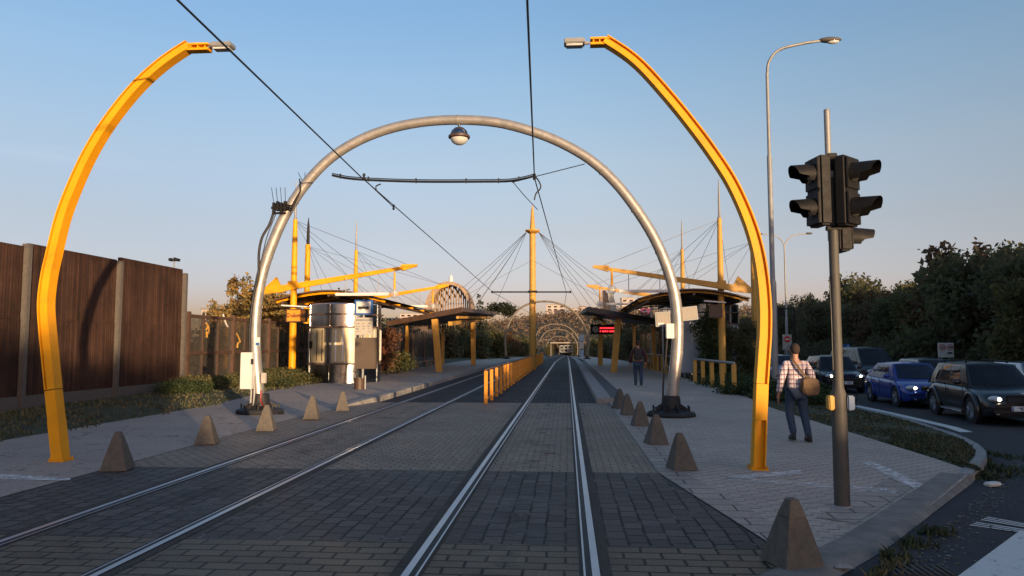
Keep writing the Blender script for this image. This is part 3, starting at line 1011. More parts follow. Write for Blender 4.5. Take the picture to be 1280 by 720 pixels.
def arch(label, flange_mat=black, group=None):
    a = thing('catenary_arch', (AXC, AY, 0), label, 'arch', group)
    m = MB()
    n = len(arch_line)
    m.tube(arch_line, [0.155 - 0.03 * math.sin(PI * i / (n - 1)) for i in range(n)], 16)
    for i in (14, 22, 30, 52, 70, 76, 82, 88, 92, 96):
        if i < n - 1:
            p, q = arch_line[i], arch_line[i + 1]
            t = (q - p).normalized() * 0.018
            m.tube([p - t, p + t], 0.168 - 0.03 * math.sin(PI * i / (n - 1)), 16)
    m.build('arch_tube', silver, a, smooth=40)
    for p in (apts[0], apts[-1]):
        m = MB()
        m.lathe([(0.58, 0.004), (0.60, 0.05), (0.57, 0.11), (0.36, 0.15), (0.30, 0.17), (0.245, 0.21), (0.225, 0.42), (0.21, 0.50), (0.17, 0.51)], (p.x, AY, 0), 26)
        for k in range(8):
            t = k * PI / 4 + 0.3
            m.lathe([(0.022, 0.0), (0.022, 0.14), (0.012, 0.15)], (p.x + 0.46 * math.cos(t), AY + 0.46 * math.sin(t), 0.11), 8)
            m.bar((p.x + 0.22 * math.cos(t), AY + 0.22 * math.sin(t), 0.26), (p.x + 0.40 * math.cos(t), AY + 0.40 * math.sin(t), 0.15), 0.02, 0.10)
        m.build('base_flange', flange_mat, a, smooth=35)
    return a
a0 = arch('large silver steel arch nearest over both tram tracks, with cabinets on its left leg')
# copies first, then the fittings only the nearest arch has
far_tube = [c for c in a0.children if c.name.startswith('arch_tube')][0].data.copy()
far_tube.materials[0] = pm('shaded_far_arch', (0.16, 0.13, 0.095), 0.65, var=0.15, scale=4)  # darker copy of the arch steel: shade put into the far tubes
far_arch = [(96, 0.0, 1.0, 'tan looking arch behind the yellow mast, second of the receding row'),
            (170, 0.25, 1.0, 'third of the receding row of thin pale arches over the tracks'),
            (205, 0.15, 1.0, 'fourth of the receding row of thin pale arches over the tracks'),
            (290, -0.3, 1.0, 'fifth, low arch of the receding row over the far tracks'),
            (350, -6.5, 1.0, 'sixth and smallest arch of the receding row, far off to the left')]
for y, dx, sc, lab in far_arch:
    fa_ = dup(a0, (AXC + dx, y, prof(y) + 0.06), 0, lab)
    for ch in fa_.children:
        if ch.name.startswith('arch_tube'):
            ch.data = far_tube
# fittings on the left leg
m = MB()
m.box((P(317, 462, AY).x - 0.05, AY - 0.22, P(0, 462, AY).z), (0.30, 0.26, 0.92))
cb = m.build('control_cabinet', white, a0, bevel=0.012)
m = MB()
q = P(315, 452, AY - 0.36)
m.box((q.x, AY - 0.352, q.z), (0.07, 0.006, 0.14))
m.build('lock_plate', black, cb)
m = MB()
m.box((P(333, 471, AY).x, AY - 0.16, P(0, 471, AY).z), (0.12, 0.1, 0.26))
m.build('junction_box', cream, a0, bevel=0.008)
m = MB()
m.box((P(325.5, 427, AY).x, AY - 0.165, P(0, 427, AY).z), (0.11, 0.015, 0.21))
m.box((P(325.5, 430, AY).x, AY - 0.175, P(0, 430, AY).z), (0.09, 0.006, 0.07), mi=1)
m.build('notice_plate', [white, bluesign], a0)
m = MB()
for dx in (0.02, 0.10):
    m.tube([(apts[0].x - 0.19 + dx, AY - 0.20, 0.2), (apts[0].x - 0.17 + dx, AY - 0.22, 0.55), (apts[0].x - 0.2 + dx, AY - 0.2, 0.95)], 0.028, 8)
m.build('cable_conduit', galv, a0, smooth=40)
# clamps, insulators and thick black cable at the left shoulder
m = MB()
c = P(352, 262, AY)
for i in range(4):
    m.box(c + Vector((-0.14 + 0.1 * i, -0.16, 0.06 * (i % 2))), (0.06, 0.10, 0.30 - 0.05 * (i % 2)))
    m.tube([c + Vector((-0.14 + 0.1 * i, -0.16, 0.1)), c + Vector((-0.22 + 0.12 * i, -0.16, 0.55))], 0.008, 5)
m.box(c + Vector((0.03, -0.15, 0.02)), (0.48, 0.06, 0.06))
m.box(c + Vector((0.0, -0.15, -0.12)), (0.34, 0.05, 0.05))
for dz in (0.0, 0.06, 0.12):
    m.tube([c + Vector((0.1, -0.17, dz)), c + Vector((0.35, -0.2, dz - 0.06)), P(374, 252, AY) + Vector((0, -0.2, dz * .5)), P(379, 240, AY) + Vector((0, -0.18, 0)), P(377, 225, AY) + Vector((0, -0.15, 0))], 0.018, 6)
for k in range(3):
    d = P(378 + 3 * k, 226, AY)
    m.tube([d, d + Vector((-0.12 + 0.12 * k, 0, 0.22))], 0.008, 5)
m.box(P(379, 232, AY) + Vector((0, -0.05, 0)), (0.13, 0.12, 0.16))
m.build('cable_clamp', blackpl, a0)
m = MB()
m.tube(smooth_path([P(346, 264, AY) + Vector((0, -.17, 0)), P(340, 282, AY) + Vector((0, -.17, 0)), P(331, 298, AY) + Vector((0, -.17, 0)), P(327, 318, AY) + Vector((0, -.17, 0)), P(326.5, 345, AY) + Vector((0, -.17, 0)), P(320, 372, AY) + Vector((0, -.17, 0)), P(316, 410, AY) + Vector((0, -.17, 0)), P(316, 440, AY) + Vector((0, -.17, 0))]), 0.035, 8)
m.tube(smooth_path([P(349, 268, AY) + Vector((0, -.2, 0)), P(338, 296, AY) + Vector((0, -.2, 0)), P(332, 320, AY) + Vector((0, -.2, 0)), P(324, 350, AY) + Vector((0, -.2, 0))]), 0.012, 6)
m.build('power_cable', black, a0, smooth=40)
# sign panels and box on the right leg
panel_tan = pm('sign_back_tan', (0.27, 0.235, 0.195), 0.5, var=0.1, scale=3)
def leg_panel(px0, px1, py, tilt, h, dy, name):
    A, B = P(px0, py, AY + dy), P(px1, py, AY + dy)
    c = (A + B) / 2
    m = MB()
    m.box(c, ((B - A).length, 0.04, h), ry=tilt)
    m.box(c + Vector((0, -0.022, 0)), ((B - A).length - 0.06, 0.006, h - 0.06), ry=tilt, mi=1)
    o = m.build(name, [galv, panel_tan], a0, bevel=0.006)
    return o, c
p1, c1 = leg_panel(819, 838, 399, R(-3), 0.36, -0.02, 'sign_panel')
p2, c2 = leg_panel(849, 872, 392, R(-6), 0.34, 0.02, 'sign_panel')
m = MB()
m.box(c1 + Vector((-0.05, -0.028, -0.12)), (0.14, 0.004, 0.06))
m.build('sticker', white, p1)
m = MB()
for k in range(3):
    m.box(c2 + Vector((0.02, -0.029, 0.03 - 0.03 * k)), (0.26 - 0.05 * k, 0.004, 0.008), ry=R(-6))
m.build('print_line', galv, p2)
m = MB()
q = P(836, 414, AY)
m.box((q.x, AY - 0.2, q.z), (0.19, 0.16, 0.36))
m.build('equipment_box', white, a0, bevel=0.01)
m = MB()
e = apts[-1]
m.tube(smooth_path([(e.x - 0.20, AY - 0.02, 0.1), (e.x - 0.19, AY - 0.02, 0.7), (e.x - 0.13, AY - 0.02, 1.3), (e.x - 0.06, AY - 0.02, 2.0)]), 0.024, 7)
m.tube(smooth_path([(e.x - 0.3, AY - 0.3, 0.12), (e.x - 0.5, AY - 0.35, 0.16), (e.x - 0.62, AY - 0.3, 0.04), (e.x - 0.66, AY - 0.1, 0.012)]), 0.02, 7)
m.build('ground_cable', black, a0, smooth=40)
m = MB()
e = apts[0]
m.tube(smooth_path([(e.x + 0.12, AY - 0.2, 0.6), (e.x + 0.14, AY - 0.24, 0.3), (e.x + 0.4, AY - 0.45, 0.15), (e.x + 0.6, AY - 0.4, 0.03), (e.x + 0.72, AY - 0.2, 0.02)]), 0.014, 6)
m.tube(smooth_path([(e.x + 0.1, AY - 0.2, 0.6), (e.x + 0.13, AY - 0.24, 0.3), (e.x + 0.35, AY - 0.42, 0.16), (e.x + 0.52, AY - 0.5, 0.03)]), 0.014, 6, 1)
m.build('ground_cable', [black, reds], a0, smooth=40)

# globe lamp hanging from the crown of the arch
c = P(574, 170, AY)
t = thing('pendant_lamp', c, 'round street lamp hanging from the crown of the large silver arch', 'lamp')
m = MB()
m.lathe([(0.245, 0.0), (0.23, 0.06), (0.2, 0.13), (0.13, 0.2), (0.04, 0.235), (0.03, 0.24), (0.03, 0.34)], c, 22)
m.build('shade', steel, t, smooth=40)
m = MB()
m.lathe([(0.25, -0.07), (0.28, -0.05), (0.28, 0.0), (0.25, 0.02), (0.2, 0.02)], c, 22)
m.build('rim_band', brownp, t, smooth=40)
m = MB()
m.ball(c + Vector((0, 0, -0.05)), (0.23, 0.23, 0.19), 20, a1=PI * 0.52)
m.build('diffuser', lampglass, t, smooth=60)

# ------------------------------------------------------------------ overhead line
def wire(name, pts, r, mat, label, cat, group=None, n=6):
    m = MB()
    m.tube(pts, r, n)
    return tag(m.build(name, mat, smooth=60), label, cat, group)
WR = [Vector((-0.35, -14, 5.75)), P(659, 0, 8.6), P(668, 222, AY), P(708, 366, 52)]
WL = [Vector((-4.2, -14, 5.75)), P(222, 0, 8.6), P(450, 220, AY), P(617, 366, 52)]
wire('contact_wire', WR + [Vector((-0.5, 96, 5.6)), Vector((-0.5, 170, 4.7))], 0.016, wirem, 'overhead contact wire above the right track, coming down from the top middle', 'overhead wire', 'tram contact wires')
wire('contact_wire', WL + [Vector((-4.3, 96, 5.6)), Vector((-4.3, 170, 4.7))], 0.016, wirem, 'overhead contact wire above the left track, slanting from the top left', 'overhead wire', 'tram contact wires')
t = thing('span_wire', P(540, 226, AY), 'black insulated cross span strung between the legs of the silver arch', 'overhead wire')
m = MB()
sp1 = smooth_path([P(415, 219, AY), P(445, 224, AY), P(520, 227, AY), P(600, 227, AY), P(640, 226, AY), P(668, 220, AY)])
m.tube(sp1, 0.03, 7)
m.tube([p + Vector((0, 0, 0.05)) for p in sp1], 0.014, 6)
for k in range(2, len(sp1) - 2, 3):
    m.box(sp1[k] + Vector((0, 0, 0.025)), (0.03, 0.06, 0.12))
m.build('insulated_rod', wirem, t)
m = MB()
for pts_, r_ in (([P(640, 228, AY), P(668, 221, AY), P(731, 205, AY)], .012), ([P(455, 224, AY), P(492, 259, AY + 4)], .014), ([P(640, 226, AY), P(655, 244, AY + .6), P(672, 262, AY + 3)], .011)):
    m = MB(); m.tube(pts_, r_, 5); m.build('pull_wire', wirem, t)
m = MB()
m.tube(smooth_path([P(666, 219, AY), P(672, 224, AY), P(676, 234, AY), P(670, 242, AY), P(668, 250, AY)]), 0.02, 6); m.build('wire_hanger', wirem, t)
m = MB(); m.tube(smooth_path([P(476, 230, AY), P(470, 233, AY), P(471, 239, AY)]), 0.018, 6)
m.build('wire_hanger', wirem, t)
for q in (P(455, 221, AY), P(668, 221, AY), P(492, 259, AY + 4)):
    m = MB(); m.lathe([(0.02, -.09), (0.045, -.05), (0.025, 0), (0.045, .05), (0.02, .09)], q, 8); m.build('insulator', wirem, t)

# ------------------------------------------------------------------ central mast between the tracks
MX, MY = -2.4, 51.8
t = thing('stay_mast', (MX, MY, 0), 'tall yellow mast standing in the railing between the tracks, carrying fanned stay cables', 'mast')
m = MB()
m.lathe([(0.24, 0), (0.23, 5.5), (0.21, 9.6), (0.17, 10.2), (0.10, 11.2), (0.03, 11.6)], (MX, MY, 0), 14)
m.build('pole', yellow_dull, t, smooth=40)
m = MB()
m.lathe([(0.2, 9.55), (0.5, 9.75), (0.52, 9.82), (0.2, 9.86)], (MX, MY, 0), 12)
for k in range(6):
    a = k * PI / 3 + 0.2
    m.bar((MX, MY, 9.5), (MX + 0.5 * math.cos(a), MY + 0.5 * math.sin(a), 9.75), 0.04, 0.08)
m.build('collar', yellow_dull, t, smooth=35)
m = MB()
A, B = P(615, 365, MY), P(713, 365, MY)
m.tube([A, B], 0.05, 8)
m.box((MX, MY, A.z), (0.62, 0.62, 0.14))
for q in (A, B):
    m.box(q, (0.12, 0.14, 0.16))
m.build('cross_arm', blackpl, t)
for k, (x, y, z) in enumerate([(-8.3, 58, 6.2), (-8.0, 58, 5.9), (-7.6, 57.5, 5.2), (-7.2, 57.5, 4.7), (-6.6, 52, 4.2), (-6.2, 61, 4.4)]):
    for s in (-1, 1):
        m = MB()
        top = Vector((MX + s * 0.42, MY, 9.7))
        end = Vector((MX + s * (-MX + (-x) - 2 * 2.4 + 2.4), y, z))
        end.x = MX + s * (abs(x) - 2.4)
        m.tube([top, (top + end) / 2 + Vector((0, 0, -0.08)), end], 0.014, 5)
        m.build('stay_cable', cablem, t)
for s in (-1, 1):
    m = MB()
    m.tube([(MX, MY, 7.7), (MX + s * 6.0, 47, 3.9)], 0.010, 5)
    m.build('stay_cable', cablem, t)

# ------------------------------------------------------------------ railings
def railing(label, x, y0, y1, step, mat, post_w, post_d, h, bar_r, bar_mat, base=0.0, dx=0.0):
    n = int((y1 - y0) / step) + 1
    t = thing('post_railing', (x, y0, base), label, 'railing')
    m = MB()
    m.box((x, y0, base + h / 2), (post_w, post_d, h))
    first = m.build('post', mat, t, bevel=0.006)
    for i in range(1, n):
        c = first.copy()
        COL.objects.link(c)
        c.parent = t
        y = y0 + i * step
        c.location = (dx * i, i * step, prof(y) + random.uniform(-0.008, 0.008))
        c.rotation_euler = (random.gauss(0, .008), random.gauss(0, .008), random.gauss(0, .03))
    m = MB()
    m.tube([(x + dx * i, y0 + i * step + (-0.06 if i == 0 else 0.06 if i == n - 1 else 0), base + h + bar_r + prof(y0 + i * step)) for i in range(n)], bar_r, 10)
    m.build('handrail', bar_mat, t, smooth=50)
    if mat is orange_post:
        m = MB()
        m.bar((x, y0, base + 0.14), (x, y0 + (n - 1) * step, base + 0.14), 0.03, 0.05)
        m.build('bottom_rail', mat, t)
    return t
railing('long row of orange posts under a grey handrail between the two tracks', -2.4, 21.9, 74, 1.65, orange_post, 0.105, 0.05, 0.98, 0.03, brownp)
railing('short yellow post railing before the tall bushes, right of the silver arch leg', 5.45, 24.9, 32.1, 1.75, yellow_dull, 0.14, 0.14, 1.05, 0.045, galv, 0.06, -0.02)
railing('yellow post railing beside the walker in dark red, left of the silver arch leg', 5.3, 38.5, 52, 1.9, yellow_dull, 0.11, 0.10, 0.98, 0.03, galv, 0.16)

# ------------------------------------------------------------------ platform canopies held by yellow masts
def canopy_mast(xm, y, s, label, bigsign=None):
    t = thing('canopy_mast', (xm, y, 0), label, 'mast')
    m = MB()
    m.lathe([(0.165, -0.1), (0.155, 3.0), (0.12, 6.4), (0.095, 7.5)], (xm, y, 0), 14)
    m.build('pole', yellow if s > 0 else yellow_dull, t, smooth=40)  # right-hand masts: shade put into the duller paint
    m = MB()
    m.lathe([(0.10, 7.5), (0.06, 7.6), (0.05, 8.4), (0.02, 9.3)], (xm, y, 0), 8)
    m.build('spire', galv, t, smooth=40)
    m = MB()
    tip, tail, mid = Vector((xm + s * 5.65, y - 0.28, 5.28)), Vector((xm - s * 0.95, y - 0.28, 4.22)), Vector((xm, y - 0.28, 4.5))
    m.bar(tail, tip, 0.15, 0.30, w1=0.09, h1=0.14)
    m.bar(tip - Vector((s * 0.6, 0, 0.08)), tip + Vector((s * 0.12, 0, 0.03)), 0.17, 0.30, w1=0.12, h1=0.10)
    m.box((xm, y - 0.15, 4.48), (0.34, 0.4, 0.3))
    m.build('beam', yellow if s > 0 else yellow_dull, t, bevel=0.01)
    m = MB()
    m.prism([tail + Vector((-s * 0.35, -0.06, -0.18)), tail + Vector((s * 0.6, -0.06, -0.08)), tail + Vector((s * 0.25, -0.06, 0.60)), tail + Vector((-s * 0.35, -0.06, 0.05))], (0, 0.12, 0))
    m.build('tail_fin', yellow if s > 0 else yellow_dull, t)
    top = Vector((xm, y, 7.45))
    for e in (tip - Vector((s * 0.3, 0, -0.05)), Vector((xm + s * 3.6, y + 5, 4.25)), Vector((xm + s * 2.4, y + 3, 4.35)), Vector((xm - s * 1.2, y + 3.5, 4.0)), Vector((xm + s * 1.2, y + 2, 4.3))):
        m = MB()
        m.tube([top, e], 0.009, 5)
        m.build('stay_cable', cablem, t)
    return t
canopy_mast(-12.45, 32.9, 1, 'bright yellow mast with slanting beam, carrying the orange station name board')
canopy_mast(-12.8, 44.0, 1, 'bright yellow mast rising behind the steel kiosk, with the farther slanting beam')
canopy_mast(6.95, 34.0, -1, 'dull yellow mast with slanting beam behind the short yellow railing on the right')
canopy_mast(6.95, 45.0, -1, 'dull yellow mast behind the right canopy, farther of the two right-hand beam masts')
for (x, y, s, lab) in ((-15.1, 42, 1, 'slim yellow rear mast just right of the name board mast'), (10.4, 42, -1, 'slim yellow rear mast half hidden behind the right curved lamp post')):
    t = thing('rear_mast', (x, y, 0), lab, 'mast')
    m = MB()
    m.lathe([(0.18, -0.3), (0.18, 3), (0.15, 7.6)], (x, y, 0), 12)
    m.build('pole', yellow if s > 0 else yellow_dull, t, smooth=40)
    m = MB()
    m.lathe([(0.10, 7.6), (0.08, 8.6), (0.015, 9.2)], (x, y, 0), 8)
    m.build('spire', blackpl, t, smooth=40)
    tip = Vector((x + s * 7.9, 43.7, 5.25))
    for e in (tip, Vector((x + s * 5, 38, 4.3)), Vector((x + s * 6, 45.5, 4.25)), Vector((x + s * 3, 36, 4.2))):
        m = MB()
        m.tube([(x, y, 7.5), e], 0.009, 5)
        m.build('stay_cable', cablem, t)
def canopy_roof(x0, x1, y0, y1, label, s):
    t = thing('canopy_roof', ((x0 + x1) / 2, (y0 + y1) / 2, 3.9), label, 'roof')
    rows = []
    n = 10
    for j in range(2):
        y = (y0, y1)[j]
        rows.append([(x0 + (x1 - x0) * i / n, y, 3.84 + 0.42 * math.sin(PI * i / n)) for i in range(n + 1)])
    m = MB()
    m.grid(rows)
    m.grid([[(a, b, c - 0.06) for a, b, c in r] for r in rows])
    for r in rows:
        m.grid([r, [(a, b, c - 0.06) for a, b, c in r]])
    m.build('roof_sheet', brownp, t, smooth=50)
    for k in range(5):
        y = y0 + 0.3 + (y1 - y0 - 0.6) * k / 4
        m = MB()
        pts = [(x0 + (x1 - x0) * i / n, y, 3.84 + 0.42 * math.sin(PI * i / n) - 0.13) for i in range(n + 1)]
        m.tube(pts, 0.05, 6)
        m.build('rib', yellow_dull if s < 0 else yellow, t, smooth=40)
    m = MB()
    for x in (x0 + 0.4, (x0 + x1) / 2, x1 - 0.4):
        i = (x - x0) / (x1 - x0)
        z = 3.84 + 0.42 * math.sin(PI * i) - 0.25
        m.bar((x, y0, z), (x, y1, z), 0.10, 0.12)
    m.build('purlin', brownp, t)
    return t
canopy_roof(-13.4, -8.3, 33.0, 46.0, 'shallow curved brown roof above the stainless steel kiosk', 1)
canopy_roof(3.2, 8.1, 33.4, 46.5, 'shallow curved brown roof above the grey kiosk on the right', -1)
def globe(px, py, y, label):
    c = P(px, py, y)
    t = thing('globe_lamp', c, label, 'lamp', 'clear globe lamps hung from the canopy beams')
    m = MB(); m.ball(c, 0.21, 18); m.build('globe', globeglass, t, smooth=80)
    m = MB(); m.lathe([(0.05, 0.2), (0.055, 0.26), (0.045, 0.95)], c, 8); m.build('hanger', yellow, t, smooth=40)
    m = MB(); m.lathe([(0.02, -0.12), (0.05, -0.08), (0.05, 0.08), (0.02, 0.2)], c, 8); m.build('bulb', white, t, smooth=40)
globe(493, 367, 32.6, 'clear globe lamp hanging from the nearer slanting beam on the left')
globe(541, 383, 43.7, 'clear globe lamp hanging from the farther slanting beam on the left')
globe(765, 362, 33.7, 'clear globe lamp hanging from the nearer slanting beam on the right')
globe(750, 380, 44.7, 'clear globe lamp low over the right shelter roof')
def tube_light(px0, px1, py, y, label):
    A, B = P(px0, py, y), P(px1, py, y)
    B.z = A.z
    c = (A + B) / 2
    t = thing('tube_light', c, label, 'lamp', 'long white tube lights under the canopy beams')
    m = MB(); m.box(c, ((B - A).length, 0.16, 0.13)); m.build('housing', white, t, bevel=0.03)
    for f in (0.2, 0.8):
        q = A + (B - A) * f
        m = MB(); m.tube([q, q + Vector((0, 0, 0.75))], 0.018, 6); m.build('hanger', galv, t)
tube_light(419, 486, 368, 32.3, 'long white tube light left of the nearer globe on the left canopy')
tube_light(485, 535, 383, 43.6, 'long white tube light under the farther left beam')
tube_light(773, 838, 364, 33.2, 'long white tube light right of the nearer globe on the right canopy')
tube_light(757, 808, 380, 44.5, 'long white tube light lower down, above the right shelter roof')

# station name boards on the two nearer masts
def name_board(x, y, z, w, h, txt, label, mat):
    t = thing('name_board', (x, y, z), label, 'sign')
    m = MB(); m.box((x, y, z), (w, 0.16, h)); m.build('board', mat, t, bevel=0.01)
    m = MB()
    for a, b in ((0, h / 2 + .02), (0, -h / 2 - .02)):
        m.box((x, y, z + b), (w + 0.08, 0.19, 0.04))
    for a in (-w / 2 - .02, w / 2 + .02):
        m.box((x + a, y, z), (0.04, 0.19, h))
    m.build('frame', brownp, t)
    m = MB(); m.prism([(x - w / 2 - 0.25, y - 0.14, z + h / 2 + 0.18), (x + w / 2 + 0.2, y - 0.14, z + h / 2 + 0.10), (x + w / 2 + 0.2, y - 0.14, z + h / 2 + 0.16), (x - w / 2 - 0.25, y - 0.14, z + h / 2 + 0.24)], (0, 0.34, 0))
    m.build('light_hood', white, t)
    if txt:
        text_mesh('lettering', txt, 0.27, ink, t, (0, -0.086, 0.0), (PI / 2, 0, 0), sx=0.72)
    return t
q = P(371, 394.5, 32.5)
name_board(q.x, 32.5, q.z, 0.86, 0.50, 'Geologická', 'orange station name board with black lettering and a white hood', orangesign)
q = P(894, 389, 33.55)
name_board(q.x, 33.55, q.z, 0.5, 0.5, None, 'brown unlettered board on the dull yellow mast at the right', brownp)

# ------------------------------------------------------------------ kiosks
def kiosk(cx, cy, r, h, label, rot, lit):
    t = thing('steel_kiosk', (cx, cy, 0.1), label, 'kiosk')
    z0 = 0.0
    n = 40
    m = MB()
    m.lathe([(r, z0), (r, 0.95)], (cx, cy, 0), n); m.build('plinth', steel, t, smooth=30)
    m = MB()
    m.lathe([(r - 0.05, 0.95), (r - 0.05, h - 0.95)], (cx, cy, 0), n); m.build('wall', galv if lit else kiosk_shaded, t, smooth=30)
    m = MB()
    m.lathe([(r, h - 0.95), (r, h), (r - 0.1, h + 0.05), (0.0, h + 0.12)], (cx, cy, 0), n); m.build('top_band', steel, t, smooth=30)
    m = MB()
    for z in (0.95, h - 0.95, h - 0.42):
        m.lathe([(r - 0.02, z - 0.03), (r + 0.05, z - 0.03), (r + 0.05, z + 0.03), (r - 0.02, z + 0.03)], (cx, cy, 0), n)
    m.build('ring', brownp, t, smooth=30)
    for k in range(8):
        a = rot + k * PI / 4
        m = MB()
        m.box((cx + (r + 0.01) * math.cos(a), cy + (r + 0.01) * math.sin(a), h / 2), (0.06, 0.09, h), rz=a)
        m.build('mullion', steel if lit else galv, t)
    # door and louvred panels between mullions
    for k in (0, 1, 2, 3, 4, 5, 6, 7):
        a0, a1 = rot + k * PI / 4 + 0.09, rot + (k + 1) * PI / 4 - 0.09
        m = MB()
        rows = []
        for z in (1.02, h - 1.02):
            rows.append([(cx + (r - 0.01) * math.cos(a0 + (a1 - a0) * i / 6), cy + (r - 0.01) * math.sin(a0 + (a1 - a0) * i / 6), z) for i in range(7)])
        m.grid(rows)
        d = m.build('door' if k == KD else 'panel', panel_sunlit if lit else kiosk_shaded, t, smooth=60)
        m = MB()
        for j in ((1, 2) if k == KD else (0, 1, 2)):
            a = a0 + (a1 - a0) * (0.18 + 0.32 * j)
            m.box((cx + r * math.cos(a), cy + r * math.sin(a), h / 2), (0.02, 0.035 if k == KD else 0.06, h - 2.15), rz=a)
        m.build('seam' if k == KD else 'slat', brownp if k == KD else white, d)
        if k == KD:
            m = MB()
            a = a0 + 0.05
            m.box((cx + (r + 0.02) * math.cos(a), cy + (r + 0.02) * math.sin(a), 1.75), (0.05, 0.05, 0.3), rz=a)
            m.build('handle', blackpl, d)
    return t
kiosk_shaded = pm('shaded_kiosk_enamel', (0.30, 0.33, 0.37), 0.4, var=0.1, scale=3)  # kiosk out of the sun: cool shade put into its colour
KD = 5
panel_sunlit = pm('sunlit_kiosk_panel', (0.44, 0.36, 0.21), 0.42, 0.1, var=0.1, scale=3)  # sunlit kiosk: golden glow put into the panel colour
kiosk(-9.65, 31.7, 1.54, 3.45, 'round stainless steel kiosk glinting in the low sun on the left platform', R(-9), True)
KD = 4
k2 = kiosk(7.05, 38.2, 1.55, 3.75, 'grey rounded kiosk in shade behind the bushes on the right', R(-9), False)
m = MB()
q0, q1 = P(853, 470, 35.9), P(881, 400, 35.9)
m.box(((q0.x + q1.x) / 2, 36.2, (q0.z + q1.z) / 2 + .1), (q1.x - q0.x, 0.12, q1.z - q0.z - .1))
pp = m.build('poster_panel', pm('pale_blue_poster', (0.34, 0.38, 0.44), 0.4, var=0.1, scale=3), k2, bevel=0.02)

# ------------------------------------------------------------------ shelters
shelterglass = glass('shelter_glass', (0.06, 0.06, 0.06), 0.35, 0.05)
def shelter(s, label):
    X = lambda x: x if s < 0 else -2 * 2.4 - x       # mirror about the street axis
    b = 0.16
    t = thing('tram_shelter', (X(-7.5), 50, b), label, 'shelter')
    top = [(X(-10.6), 43, 2.85), (X(-5.95), 41.8, 3.62), (X(-5.95), 62, 4.25), (X(-10.6), 62, 3.45)]
    m = MB()
    m.prism(top if s < 0 else top[::-1], (0, 0, 0.26))
    rf = m.build('roof', darkroof, t, bevel=0.02)
    m = MB()
    m.bar(Vector(top[0]) + Vector((0, -0.03, 0.13)), Vector(top[1]) + Vector((0, -0.03, 0.13)), 0.04, 0.30)
    m.bar(Vector(top[1]) + Vector((-s * 0.03, 0, 0.13)), Vector(top[2]) + Vector((-s * 0.03, 0, 0.13)), 0.04, 0.22)
    m.build('fascia', brownp if s < 0 else darkroof, rf)
    for (x, y, lean, zt) in ((-7.45, 43.0, 0.30, 3.25), (-7.35, 58.0, 0.05, 3.9), (-10.2, 46.5, -0.1, 2.95), (-10.2, 60.5, 0, 3.4)):
        m = MB()
        m.bar((X(x), y, b), (X(x - lean), y, zt), 0.36 if x > -9 else 0.22, 0.26, up=(0, 1, 0))
        m.build('leg', yellow_dull, t, bevel=0.01)
    m = MB()
    m.bar((X(-7.0), 44, 3.02), (X(-7.0), 61, 3.9), 0.22, 0.24)
    m.tube([(X(-6.4), 43, 3.35), (X(-6.4), 61.5, 4.0)], 0.09, 8)
    m.build('roof_beam', yellow_dull, t)
    for y in (47.5, 51.5, 55.5):
        m = MB()
        m.box((X(-10.4), y, 1.5), (0.03, 3.7, 2.1))
        g = m.build('glass_wall', shelterglass, t)
        for dy in (-1.9, 1.9):
            m = MB(); m.box((X(-10.4), y + dy, 1.45), (0.08, 0.08, 2.6)); m.build('frame', brownp, g)
    for y in (48, 53):
        m = MB()
        m.box((X(-9.9), y, b + 0.45), (0.45, 2.2, 0.05))
        for dy in (-0.8, 0.8):
            m.box((X(-9.9), y + dy, b + 0.22), (0.08, 0.06, 0.42))
        m.build('bench', woodtan, t)
    return t
shelter(-1, 'left platform tram shelter with dark sloping roof on yellow legs')
shelter(1, 'right platform tram shelter with dark sloping roof on yellow legs')
# arched timber gable above the left shelter, and its mate on the right
def gable(cx, y, w, h, z0, label, half=False):
    t = thing('arched_gable', (cx, y, z0), label, 'roof frame')
    n = 26
    rg = range(n + 1) if not half else range(n // 2 - 5, n // 2 + 1)
    prof_ = [Vector((cx + w / 2 * math.cos(PI * (1 - i / n)), y, z0 + h * max(0.0, math.sin(PI * i / n)) ** 0.8)) for i in rg]
    m = MB()
    for a, c in zip(prof_[:-1], prof_[1:]):
        f = 0.26 + 0.30 * max(0, (cx - a.x) / (w / 2))
        m.bar(a, c, 1.6, f)
    m.build('arch_rib', beigem, t)
    for i in range(1, len(prof_) - 1):
        m = MB()
        q = prof_[i]
        m.box((q.x, y, (z0 + q.z) / 2 - 0.3), (0.085, 0.14, max(0.1, q.z - z0 + 0.6)))
        m.build('slat', woodtan, t)
    m = MB()
    for i in range(0, len(prof_) - 1, 2):
        m.bar(prof_[i] + Vector((0, 4, -0.8)), prof_[i] + Vector((0, -0.4, 0)), 0.12, 0.12)
    m.build('back_strut', woodtan, t)
    m = MB()
    m.lathe([(0.16, 0), (0.16, 0.5), (0.04, 0.75)], (cx, y, z0 + h), 8)
    m.build('cap', white, t)  # white stands in for the sun glint on the spire
    return t
gable(-9.25, 58.5, 3.6, 3.0, 3.6, 'arched timber gable with vertical slats above the left shelter')
# right: tan upright wedge with a grey sloping face
t = thing('roof_wedge', (3.15, 52, 3.4), 'tan upright wedge with a grey slope above the right shelter roof', 'roof frame')
m = MB()
m.prism([P(751, 395, 52), P(769, 395, 52), P(762, 372, 52), P(757, 363, 52), P(753, 363, 52)], (0, 0.6, 0))
m.build('wedge', beigem, t)
m = MB()
m.prism([P(764, 394, 51.9), P(773, 394, 51.9), P(766, 366, 51.9), P(759, 366, 51.9)], (0, 0.3, 0))
m.build('slope_face', galv, t)
